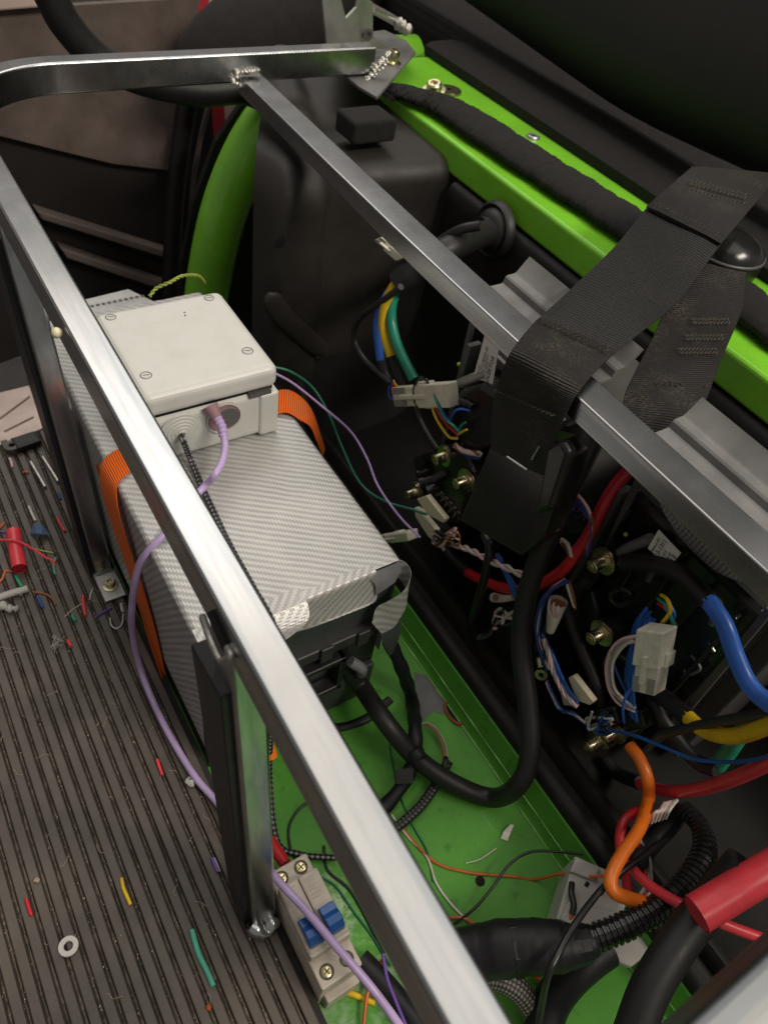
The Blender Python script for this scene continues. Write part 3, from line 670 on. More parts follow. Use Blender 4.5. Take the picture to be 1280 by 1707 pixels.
# ================================================================== JUNCTION BOX
def jbox():
    o = thing('junction_box', 'light grey plastic junction box with a smudged lid, standing on the silver battery pack', 'box', (.184, .52, .1895))
    x0, x1, y0, y1, zb, zs, zt = .126, .2415, .459, .580, .1902, .238, .2635
    mb = MB(); mb.box(x0, x1, y0, y1, zb, zs); obj('box_base', mb, 'box', o, bevel=.006, seg=4)
    for cx in (x1 - .006,): obj('corner_post', MB().box(cx - .011, cx + .0075, y0 - .0022, y0 + .012, zb, zs - .001), 'box', o, bevel=.003, seg=3)
    obj('seam_band', MB().box(x0 + .003, x1 - .003, y0 + .004, y1 - .003, zs - .001, zs + .0040), 'darkin', o)
    lid = obj('lid', MB().box(x0 - .0012, x1 + .0005, y0 - .0015, y1 + .001, zs + .0030, zt), 'lid', o, bevel=.0075, seg=5)
    mb = MB(); mb.box(x1 - .026, x1 - .006, y0 - .0012, y0 + .004, zs - .0020, zs + .0020); obj('latch_gap', mb, 'fitting', o)
    for px, py, rr in ((343, 489, .0042), (413, 585, .0046), (166, 527, .0042), (222, 631, .0044)):
        c = at(px, py, z=zt); c.x = min(max(c.x, x0 + .012), x1 - .0115); c.y = min(max(c.y, y0 + .011), y1 - .010)
        s_ = obj('lid_screw', MB().lathe((c.x, c.y, zt - .0003), (0, 0, 1), [(0, .0006), (rr * .78, .0006), (rr * .80, .0002), (rr * .95, .0002), (rr, .0009), (rr * 1.12, 0)], 20), 'box', lid, smooth=40)
        obj('screw_slot', MB().obox(Vector((c.x, c.y, zt + .0002)) - Vector((rr * .55, -.0004, 0)), (rr * 1.1, -.0012, 0), (.0004, .0007, 0), (0, 0, .0003)), 'fitting', lid)
        m = MB(); m.tube([(c.x + rr * math.cos(a), c.y + rr * math.sin(a), zt + .0001) for a in [k * math.pi / 10 for k in range(21)]], .0004, 5, 1); obj('screw_rim', m, 'fitting', lid)
    # stepped cable gland membrane with the braided cord, and the open round hole
    c = at(302, 718, y=y0); pr = []
    for k in range(6): r = .0185 - k * .0029; pr += [(r, .0006 + .0007 * k), (r - .0004, .0013 + .0007 * k), (r - .0024, .0013 + .0007 * k)]
    pr += [(.0026, .004), (.0024, .002), (0, .002)]
    obj('cable_gland', MB().lathe((c.x, y0 - .0004, c.z), (0, -1, 0), pr, 28), 'box', o, smooth=30)
    obj('gland_hole', MB().lathe((c.x, y0 - .0046, c.z), (0, -1, 0), [(0, .0004), (.0028, .0004), (.0032, 0)], 16), 'darkin', o)
    c = at(373, 696, y=y0); R_ = .0152
    obj('round_opening', MB().lathe((c.x, y0, c.z), (0, -1, 0), [(0, .0006), (R_ * .97, .0007), (R_, .0008), (R_ * 1.04, 0)], 32), 'mauve', o, smooth=30)
    m = MB(); m.tube([(c.x + R_ * math.cos(a), y0 - .0012, c.z + R_ * math.sin(a)) for a in [k * math.pi / 16 for k in range(33)]], .0007, 6, 1); obj('opening_rim', m, 'box', o, smooth=60)
    obj('inner_shade', MB().lathe((c.x + .0035, y0 - .0007, c.z - .0015), (0, -1, 0), [(0, .0003), (.010, .0003), (.0105, 0)], 24), 'fitting', o)
    for px, py in ((308, 521), (309, 526)):
        c2 = at(px, py, z=zt); obj('ink_dot', MB().lathe(c2, (0, 0, 1), [(0, .0005), (.0007, .0004), (.0009, 0)], 8), 'ink', lid)
    # plug and lilac cable
    y = y0 - .001; h = at(362, 690, y=y)
    pl = thing('purple_cable', 'thick lilac cable plugged into the round opening of the junction box', 'cable', h)
    obj('plug', MB().tube([at(350, 676, y=y0 - .0005), at(358, 690, y=y0 - .006), at(366, 706, y=y0 - .012)], lambda t, L: .0070 - .0034 * t, 12, 5), 'mauve', pl, smooth=60)
    obj('strain_relief', MB().tube([at(362, 696, y=y0 - .009), at(370, 712, y=y0 - .016), at(373, 728, y=y0 - .022)], lambda t, L: .0036 + .0006 * (math.sin(L * 1700) > 0), 12, 10), 'purple', pl, smooth=30)
    P = [at(370, 712, y=y0 - .016), at(375, 740, y=y0 - .028), at(372, 765, y=y0 - .040), at(360, 790, y=y0 - .056), at(342, 810, z=.205), at(310, 845, z=.199), at(275, 890, z=.1945), at(248, 918, z=.185), at(230, 950, z=.16),
         at(221, 1005, z=.11), at(222, 1060, z=.055), at(240, 1130, z=.012), at(275, 1210, z=.006), at(322, 1290, z=.006), at(360, 1335, z=.006), at(402, 1390, z=.018), at(445, 1444, z=.045), at(470, 1475, z=.058), at(512, 1520, z=.063), at(560, 1577, z=.064), at(610, 1635, z=.055), at(650, 1687, z=.045), at(690, 1745, z=.03)]
    obj('cable', MB().tube(P, .0030, 12, 9), 'purple', pl, smooth=60)
    # braided cord
    c = at(302, 727, y=y0 - .004)
    P = [at(302, 724, y=y0 - .003), at(306, 735, y=y0 - .012), at(318, 765, z=.197), at(338, 812, z=.1925), at(360, 860, z=.192), at(385, 912, z=.192), at(420, 975, z=.192), at(455, 1040, z=.190), at(452, 1080, z=.16), at(455, 1170, z=.08), at(450, 1290, z=.0), at(462, 1400, z=-.015), at(500, 1424, z=-.015), at(560, 1430, z=-.014)]
    w = obj('braided_cord', MB().tube(P, .0026, 10, 10), 'braid', smooth=60); tag(w, 'thin black and grey braided cord leaving the stepped gland of the junction box', 'cord')
jbox()

# orange strap round the battery, one thing with two visible lengths
def ratchet():
    o = thing('orange_strap', 'bright orange webbing strap wrapped around the silver battery pack', 'strap', (.18, .47, .19))
    A = [(.140, .475, .1915), (.115, .462, .1915), (.097, .452, .1905), (.0905, .443, .182), (.0885, .430, .160), (.0905, .405, .11), (.0915, .385, .06), (.092, .375, .0)]
    B = [(.140, .500, .1915), (.115, .490, .1915), (.097, .484, .1905), (.0885, .478, .182), (.0850, .468, .160), (.0865, .440, .11), (.089, .412, .06), (.091, .395, .0)]
    obj('near_length', MB().ribbon(A, B, .0018, 6), 'strap', o, smooth=60)
    A = [at(455, 692, z=.1915), at(478, 688, z=.193), at(500, 700, z=.190), at(518, 712, z=.182), at(528, 735, z=.165), at(538, 760, z=.13)]
    B = [at(455, 652, z=.1915), at(480, 650, z=.194), at(502, 662, z=.191), at(520, 684, z=.182), at(531, 715, z=.165), at(541, 745, z=.13)]
    obj('far_length', MB().ribbon(A, B, .0018, 6), 'strap', o, smooth=60)
    m = MB(); m.tube([(.0905, .50, .17), (.090, .455, .1), (.0885, .40, .03), (.089, .375, -.005)], .0011, 6, 6); obj('loose_edge', m, 'strap', o, smooth=60)
ratchet()

# ================================================================== BREAKER with two blue levers
def breaker():
    o = thing('circuit_breaker', 'aged beige two pole circuit breaker with two bright blue levers and brass screws', 'breaker', (.108, .113, -.019))
    x0, x1, y0, y1 = .0930, .1265, .070, .1590
    obj('body', MB().box(x0, x1, y0, y1, -.019, .034), 'beige', o, bevel=.0012)
    xm = (x0 + x1) / 2
    for k in range(2):
        a_, b_ = (x0 + .0004, xm - .0003) if k == 0 else (xm + .0003, x1 - .0004)
        obj('pole_front', MB().box(a_, b_, y0 + .0195, y1 - .0165, .034, .0475), 'beige', o, bevel=.0012)
        cx = (a_ + b_) / 2
        obj('lever_frame', MB().box(cx - .0070, cx + .0070, y0 + .0225, y0 + .0475, .0475, .0488), 'beige', o, bevel=.0006)
        lv = obj('lever', MB().prism([(cx - .0060, y0 + .0245, .048), (cx - .0060, y0 + .0255, .0545), (cx - .0060, y0 + .0295, .0590), (cx - .0060, y0 + .0345, .0590), (cx - .0060, y0 + .0385, .0560), (cx - .0060, y0 + .0445, .0545), (cx - .0060, y0 + .0455, .048)], (.0120, 0, 0)), 'blue', o, bevel=.0006)
        for y, zz in ((y0 + .0088, .034), (y1 - .0078, .034)):
            obj('screw_well', MB().lathe((cx, y, zz), (0, 0, 1), [(.0045, .0002), (.0047, .0006), (.0052, .0006), (.0055, 0)], 20), 'fitting', o, smooth=40)
            sc = obj('terminal_screw', MB().lathe((cx, y, zz), (0, 0, 1), [(0, .0010), (.0036, .0010), (.0042, .0006), (.0044, .0001)], 18), 'screw', o, smooth=40)
            for d in ((1, .35), (-.35, 1)):
                d = Vector((d[0], d[1], 0)).normalized() * .0056; s2 = Vector((-d.y, d.x, 0)) * .16
                obj('screw_cross', MB().obox(Vector((cx, y, zz + .0008)) - d / 2 - s2 / 2, d, s2, (0, 0, .0005)), 'fitting', sc)
        # faded printing on the pole front
        for j, (yy, w_) in enumerate(((y1 - .021, .010), (y1 - .0235, .008), (y1 - .027, .0095), (y1 - .0295, .006), (y1 - .033, .009), (y1 - .0355, .007))):
            obj('faded_print', MB().box(a_ + .0025, a_ + .0025 + w_, yy, yy + .0008, .0475, .0476), 'print', o)
    obj('side_foot', MB().box(x0 + .004, x1 - .002, y0 - .006, y0 + .001, -.019, .006), 'beige', o, bevel=.001)
breaker()

# ================================================================== MOTOR CONTROLLERS in the tub
def controller(name, label, y0, y1, zt, bolts, text, lab, lab_x):
    o = thing(name, label, 'controller', (.45, (y0 + y1) / 2, .02))
    XF = .430
    obj('housing', MB().box(XF, .500, y0, y1, .030, zt), 'bplastic', o, bevel=.006, seg=3)
    obj('back_plate', MB().box(.470, .545, y0 - .016, y1 + .012, .022, zt + .012), 'fitting', o, bevel=.002)
    # long ribs standing on the front face
    n = 5
    for k in range(n):
        y = y0 + .012 + (y1 - y0 - .026) * k / (n - 1)
        obj('rib', MB().box(XF - .008, XF + .002, y, y + .0035, .045, zt - .012), 'bplastic', o, bevel=.0012)
    obj('edge_flange', MB().box(XF - .012, XF + .002, y1 - .003, y1 + .003, .03, zt), 'fitting', o, bevel=.001)
    for (px, py, x) in bolts:
        c = at(px, py, x=x); l = .0085
        base = MB(); base.lathe((XF, c.y, c.z), (-1, 0, 0), [(.0105, -.004), (.0105, XF - x - .006), (.009, XF - x - .0045), (0, XF - x - .0045)], 18); obj('terminal_post', base, 'bplastic', o, smooth=35)
        lug = MB(); lug.lathe((x + .0048, c.y, c.z), (-1, 0, 0), [(.0045, 0), (.0120, 0), (.0120, .0016), (.0045, .0016)], 18); obj('terminal_lug', lug, 'yzinc', o, smooth=35)
        obj('terminal_bolt', bolt_mb((x + .0030, c.y, c.z), (-1, 0, -.03), .0056, .0125), 'yzinc', o, smooth=35)
    # a cover with a glossy moulded connector frame
    pts = lab
    lp = obj('label_plate', MB().prism(pts, (.0006, 0, 0)), 'label', o)
    A_, B_, C_, D_ = [Vector(p) for p in pts]             # corners: top left, top right, bottom right, bottom left
    up = (A_ - D_); rt = (B_ - A_); w_ = rt.length; h_ = up.length; rn = rt.normalized(); un = up.normalized(); off = rn.cross(un) * .0004
    if off.x > 0: off = -off
    for frac, size, body in text:
        obj('lettering', text_mb(body, size * w_, D_ + rn * (w_ * frac) + un * (h_ * .05) + off, un, -rn, .00005), 'ink', lp)
    return o
L1 = [at(808, 557, x=.404), at(833, 570, x=.404), at(820, 641, x=.404), at(789, 628, x=.404)]
controller('motor_controller', 'black motor controller left of the hanging belts with a printed label under the middle rail', .300, .425, .262,
           [(737, 762, .398), (690, 822, .392), (772, 802, .394)], [(.24, .13, 'Made in EU'), (.43, .22, '12-1311-00101-01'), (.58, .13, 'S/N 2 190  Date 01/2017'), (.72, .13, 'HW 4.10  SW 3.11'), (.98, .30, 'OLEKTOR')], L1, .404)
L2 = [at(1097, 883, x=.404), at(1134, 922, x=.404), at(1116, 948, x=.404), at(1079, 914, x=.404)]
controller('motor_controller', 'black motor controller in the right of the tub, behind the big white connector', .085, .222, .262,
           [(1000, 938, .398), (997, 1058, .398), (990, 1238, .385), (1018, 1222, .395)], [(.22, .14, 'Made in EU'), (.45, .24, '13-1311'), (.62, .15, 'S/N 213'), (.78, .15, 'HW 4.10'), (.99, .26, 'KOLE')], L2, .404)

# ================================================================== BEHIND THE FRAME: hoop, open door, sill
def back():
    P = [(.385, 1.0, -.10), (.398, 1.0, -.01), (.425, 1.0, .10), (.464, 1.0, .185), (.512, 1.0, .243), (.565, 1.0, .275), (.63, 1.0, .290), (.72, .99, .295)]
    o = obj('green_hoop', MB().tube(P, .034, 18, 10), 'green', smooth=70); tag(o, 'lime green curved tube of the body shell rising behind the junction box', 'body tube')
    P = [at(60, -60, y=.98), at(84, -10, y=.98), at(112, 42, y=.98), at(165, 98, y=.98), at(240, 134, y=.98), at(330, 152, y=.98), at(405, 150, y=.98), at(460, 172, y=.98), at(520, 190, y=.98)]
    o = obj('black_hoop', MB().tube(P, .018, 12, 10), 'rubber', smooth=70); tag(o, 'thick black curved hoop passing behind the far aluminium cross bar', 'hoop')
    d = thing('car_door', 'open brown grey car door with a scratched pane, behind the frame at the left', 'door', at(140, 480, y=1.3))
    Y = 1.30
    q = lambda pts, y: [at(a, b, y=y) for a, b in pts]
    obj('pane', MB().prism(q([(-90, 18), (110, 10), (334, -4), (322, 75), (303, 170), (286, 284), (190, 273), (100, 251), (0, 226), (-90, 205)], Y), (0, .012, 0)), 'scratchpane', d)
    obj('inner_panel', MB().prism(q([(-90, 190), (0, 218), (100, 244), (190, 268), (288, 282), (284, 500), (-90, 640)], Y + .016), (0, .03, 0)), 'doorpanel', d)
    obj('pane_edge', MB().prism(q([(303, 170), (307, 170), (290, 284), (286, 284)], Y - .004), (0, .01, 0)), 'pink_wall', d)
    for k, pts in enumerate(([(52, 338), (272, 408), (270, 420), (62, 354)], [(92, 400), (272, 462), (270, 474), (104, 418)])):
        obj('trim_ledge', MB().prism(q(pts, Y + .016), (0, -.035, .004)), 'doorlight', d, bevel=.003)
        obj('trim_groove', MB().prism(q([(a, b + 14) for a, b in pts], Y + .016), (0, -.012, 0)), 'darkin', d)
    obj('door_seal', MB().tube(q([(316, 150), (304, 230), (292, 330), (284, 490)], Y - .03), .017, 10, 6), 'rubber', d, smooth=70)
    obj('seal_bead', MB().tube(q([(350, 170), (333, 240), (320, 330), (312, 480)], Y - .02), .0045, 8, 6), 'doorlight', d, smooth=70)
    obj('door_pillar', MB().prism(q([(300, 170), (352, 165), (362, 300), (350, 500), (290, 500)], Y + .05), (0, .03, 0)), 'doorpanel', d)
    o = obj('top_ledge', MB().prism(q([(-90, -2), (112, -12), (118, 9), (-90, 26)], Y - .02), (0, .03, 0)), 'pink_wall', bevel=.003); tag(o, 'pale pink painted ledge in the top left corner behind the door', 'ledge')
    o = obj('red_strip', MB().prism(q([(326, -12), (350, -12), (342, 60), (372, 165), (379, 250), (362, 296), (344, 168), (320, 80)], Y + .12), (0, .03, 0)), 'red_paint'); tag(o, 'narrow red painted body edge of a car seen behind the door', 'panel')
    o = obj('white_strip', MB().prism(q([(350, -12), (470, -12), (430, 40), (440, 200), (400, 300), (380, 250), (373, 165), (343, 60)], Y + .125), (0, .03, 0)), 'pink_wall'); tag(o, 'pale white painted panel beside the narrow red body edge', 'panel')
    mb = MB(); c = at(470, 48, y=1.18); n = 18; v = []
    for i in range(9):
        for k in range(n):
            a = 2 * math.pi * k / n; b = math.pi * i / 8
            v.append(c + Vector((.175 * math.cos(a) * math.sin(b), .07 * math.cos(b), .085 * math.sin(a) * math.sin(b) + .05 * math.cos(a) * math.sin(b))))
    mb.add(v, [(i * n + k, i * n + (k + 1) % n, (i + 1) * n + (k + 1) % n, (i + 1) * n + k) for i in range(8) for k in range(n)])
    o = obj('headrest', mb, 'darkcloth', smooth=80); tag(o, 'dark rounded headrest behind the far cross bar at the top of the picture', 'headrest')
    # sill, hinge, perforated strip
    pts = [at(-60, 668, z=-.002), at(50, 641, z=-.002), at(76, 712, z=-.002), at(-60, 766, z=-.002)]
    o = obj('sill_plate', MB().prism(pts, (0, 0, -.012)), 'sill', bevel=.002); tag(o, 'pinkish worn metal sill plate with creases at the left edge', 'sill')
    for a, b in (((8, 718), (56, 694)), ((-4, 700), (50, 660))):
        obj('crease', MB().tube([at(a[0], a[1], z=-.001), at(b[0], b[1], z=-.001)], .0012, 6, 3), 'pink_wall', o, smooth=60)
    o = thing('hinge_bracket', 'small black bracket with a ring eye on the mat beside the sill plate', 'bracket', at(45, 745, z=0))
    obj('block', MB().obox(at(32, 756, z=.001), at(72, 742, z=.001) - at(32, 756, z=.001), Vector((-.003, .020, 0)), (0, 0, .008)), 'rubber', o, bevel=.002)
    c = at(22, 748, z=.002); obj('ring_eye', MB().lathe(c, (0, 0, 1), [(.0035, 0), (.0085, 0), (.0085, .006), (.0035, .006), (.0035, 0)], 20), 'fitting', o, smooth=40)
    for a, b, w in (((52, 770), (76, 812), 'left'), ((72, 762), (98, 803), 'right')):
        wire('metal_pin', f'{w} one of two slim pale metal pins lying below the black bracket', 'pin', [at(a[0], a[1], z=.0025), at(b[0], b[1], z=.0025)], .0019, 'pins', 'metal pins under the bracket', 10, 3)
    o = thing('perforated_strip', 'grey perforated metal strip behind the junction box', 'strip', at(200, 500, z=.10))
    A, B, C_, D_ = at(140, 500, z=.10), at(214, 482, z=.10), at(262, 505, z=.10), at(150, 528, z=.10)
    obj('strip_plate', MB().prism([A, B, C_, D_], (0, 0, -.004)), 'steel', o)
    for k in range(11):
        t = k / 10; p = (A * .55 + D_ * .45).lerp(B * .5 + C_ * .5, t); obj('strip_slot', MB().lathe(p + Vector((0, 0, .0003)), (0, 0, 1), [(0, .0002), (.0022, .0002), (.0026, 0)], 8), 'fitting', o)
    P = [at(250, 494, z=.20), at(262, 480, z=.205), at(285, 470, z=.21), at(305, 460, z=.21), at(330, 460, z=.205), at(342, 472, z=.19)]
    o = thing('earth_wire', 'twisted thin yellow green wire sticking up behind the junction box', 'wire', P[0])
    for m_ in twist_paths(P, .0011, 2, .011): obj('strand', MB().tube(m_, .0009, 6, raw=True), 'lime', o, smooth=60)

def twist_paths(pts, r, n, pitch, sub=14):
    P = smooth_path(pts, sub); out = [[] for _ in range(n)]; L = 0; m = len(P); nv = None
    for i in range(m):
        t = (P[min(i + 1, m - 1)] - P[max(i - 1, 0)]).normalized()
        if nv is None: nv = t.orthogonal().normalized()
        nv = (nv - t * nv.dot(t)).normalized(); bv = t.cross(nv)
        if i: L += (P[i] - P[i - 1]).length
        for k in range(n):
            a = 2 * math.pi * (L / pitch + k / n); out[k].append(P[i] + nv * math.cos(a) * r + bv * math.sin(a) * r)
    return out
back()

# ================================================================== SAFETY BELTS
def stitches(parent, A, B, rows, mat='thread', w=.0016, n=26, lift=.0022):
    # zigzag stitch lines between two 3-D points, lying on the webbing
    A, B = Vector(A), Vector(B); d = B - A; up = Vector((-.25, -.30, .92)).normalized(); s_ = d.cross(up).normalized(); mb = MB()
    for r_ in rows:
        pts = [A + d * (k / n) + s_ * (r_ + (w if k % 2 else -w)) + up * lift for k in range(n + 1)]
        mb.tube(pts, .00045, 5, raw=True)
    o = obj('stitching', mb, mat, parent); o['kind'] = 'stuff'; return o
def belt():
    o = thing('seat_belt', 'black ribbed seat belt webbing running over the middle rail down to the black buckle', 'seat belt', at(900, 600, z=.36))
    Lp = [(1150, 283, .412), (1082, 342, .402), (1020, 415, .386), (945, 487, .373), (890, 540, .366), (851, 590, .3625)]
    Rp = [(1295, 296, .412), (1207, 400, .402), (1135, 495, .386), (1075, 548, .373), (1014, 598, .366), (968, 648, .3625)]
    A = [at(a, b, z=c) for a, b, c in Lp]; B = [at(a, b, z=c) for a, b, c in Rp]
    A += [at(829, 650, x=.349), at(821, 700, x=.3485), at(820, 748, x=.348)]; B += [at(940, 698, x=.349), at(922, 745, x=.3485), at(905, 792, x=.348)]
    obj('webbing', MB().ribbon(A, B, .0022, 8, wave=.0009), 'web', o, smooth=60)
    up = Vector((-.001, -.001, .0030))
    obj('folded_end', MB().ribbon([p + up for p in A[:2]] + [A[1].lerp(A[2], .12) + up], [p + up for p in B[:2]] + [B[1].lerp(B[2], .10) + up], .0026, 8), 'webold', o, smooth=60)
    up2 = Vector((-.0022, -.0012, .0018))
    obj('sewn_end', MB().ribbon([A[3].lerp(A[4], .85) + up2] + [p + up2 for p in A[4:]], [B[3].lerp(B[4], .8) + up2] + [p + up2 for p in B[4:]], .0026, 8), 'webold', o, smooth=60)
    e = lambda P, Q, a, b: P.lerp(Q, a) + (Q - P) * 0 + up2 * b
    stitches(o, A[4].lerp(B[4], .06), A[4].lerp(B[4], .94), (-.006, -.0015), lift=.0052)
    stitches(o, A[4].lerp(A[5], .8).lerp(B[4].lerp(B[5], .8), .14), A[4].lerp(A[5], .8).lerp(B[4].lerp(B[5], .8), .86), (0, .003, .008), 'thread_gold', .0006, 30, lift=.0045)
    stitches(o, A[5].lerp(A[6], .35).lerp(B[5].lerp(B[6], .35), .2), A[5].lerp(A[6], .35).lerp(B[5].lerp(B[6], .35), .8), (0, .004), 'thread_gold', .0010, 24, lift=.0052)
    stitches(o, A[6].lerp(B[6], .05), A[6].lerp(B[6], .9), (0, .002, .004), 'thread_gold', .0012, 26, lift=.0040)
    stitches(o, A[1].lerp(B[1], .03), A[1].lerp(B[1], .97), (.001,), 'thread', .0012, 30, lift=.0046)
    stitches(o, A[0].lerp(A[1], .55).lerp(B[0].lerp(B[1], .55), .2), A[0].lerp(A[1], .55).lerp(B[0].lerp(B[1], .55), .9), (-.010, -.006, 0, .005, .010), 'thread_gold', .0012, 28, lift=.0050)
    # buckle
    b = thing('belt_buckle', 'flat black plastic belt buckle hanging from the webbing under the middle rail', 'buckle', at(850, 830, x=.348))
    q = [at(a, c, x=.346) for a, c in ((828, 712), (765, 868), (868, 928), (906, 892), (946, 762), (930, 738))]
    obj('buckle_body', MB().prism(q, (.022, 0, 0)), 'bplastic', b, bevel=.0025, seg=3)
    q = [at(a, c, x=.343) for a, c in ((908, 748), (935, 735), (948, 758), (918, 850), (890, 860))]
    obj('buckle_ridge', MB().prism(q, (.01, 0, 0)), 'bplastic', b, bevel=.004, seg=3)
    q = MB(); q.tube([at(845, 761, x=.3445), at(878, 783, x=.3445)], .0008, 6, 3); obj('steel_edge', q, 'steel', b)
    q = MB(); q.tube([at(886, 766, x=.3435), at(898, 745, x=.3435)], .0008, 6, 3); obj('steel_edge', q, 'steel', b)
    # second belt
    o = thing('seat_belt', 'dusty folded seat belt hanging behind the first one, right of the black buckle', 'seat belt', at(1120, 620, z=.35))
    A = [at(1120, 440, z=.388), at(1105, 520, z=.375), at(1062, 610, z=.355), at(1040, 670, z=.342), at(1050, 735, z=.325), at(1080, 800, z=.305)]
    B = [at(1245, 452, z=.388), at(1232, 520, z=.375), at(1196, 610, z=.355), at(1165, 690, z=.342), at(1128, 762, z=.325), at(1130, 820, z=.305)]
    obj('webbing', MB().ribbon(A, B, .0040, 8, wave=.0018), 'webold', o, smooth=60)
    for t in (.2, .5, .75): stitches(o, A[1].lerp(A[2], t).lerp(B[1].lerp(B[2], t), .40), A[1].lerp(A[2], t).lerp(B[1].lerp(B[2], t), .88), (0, .003), 'thread_gold', .001, 20, lift=.004)
    stitches(o, A[2].lerp(A[3], .5).lerp(B[2].lerp(B[3], .5), .3), A[2].lerp(A[3], .5).lerp(B[2].lerp(B[3], .5), .95), (0,), 'thread', .0016, 18, lift=.004)
    A = [at(1072, 786, z=.300), at(1112, 868, z=.298), at(1160, 930, z=.296), at(1215, 968, z=.294), at(1330, 990, z=.292)]
    B = [at(1132, 738, z=.306), at(1195, 776, z=.306), at(1250, 830, z=.304), at(1300, 880, z=.302), at(1400, 930, z=.300)]
    w = obj('webbing_loop', MB().ribbon(A, B, .0026, 8, wave=.0022), 'webcoarse', smooth=60); tag(w, 'coarse grey black webbing loop lying under the middle rail at the right edge', 'webbing')
    r = thing('belt_reel', 'round black belt guide with a shiny rim at the right edge of the rail', 'belt guide', at(1225, 400, z=.36))
    c = at(1222, 395, z=.362); obj('guide_dome', MB().lathe(c - Vector((0, 0, .03)), (.1, -.1, 1), [(.034, 0), (.034, .018), (.030, .027), (.020, .033), (.008, .036), (0, .0365)], 24), 'bplastic', r, smooth=60)
    m = MB(); ring = [c + Vector((.0345 * math.cos(a), .0345 * math.sin(a), -.012)) for a in [k * math.pi / 14 for k in range(29)]]; m.tube(ring, .0016, 6, 1); obj('guide_rim', m, 'fitting', r, smooth=60)
    q = [at(a, b_, z=.335) for a, b_ in ((1196, 455), (1262, 405), (1270, 440), (1262, 458), (1246, 468), (1210, 470))]; obj('steel_tab', MB().prism(q, (0, 0, .004)), 'sheet', r, bevel=.001)
belt()

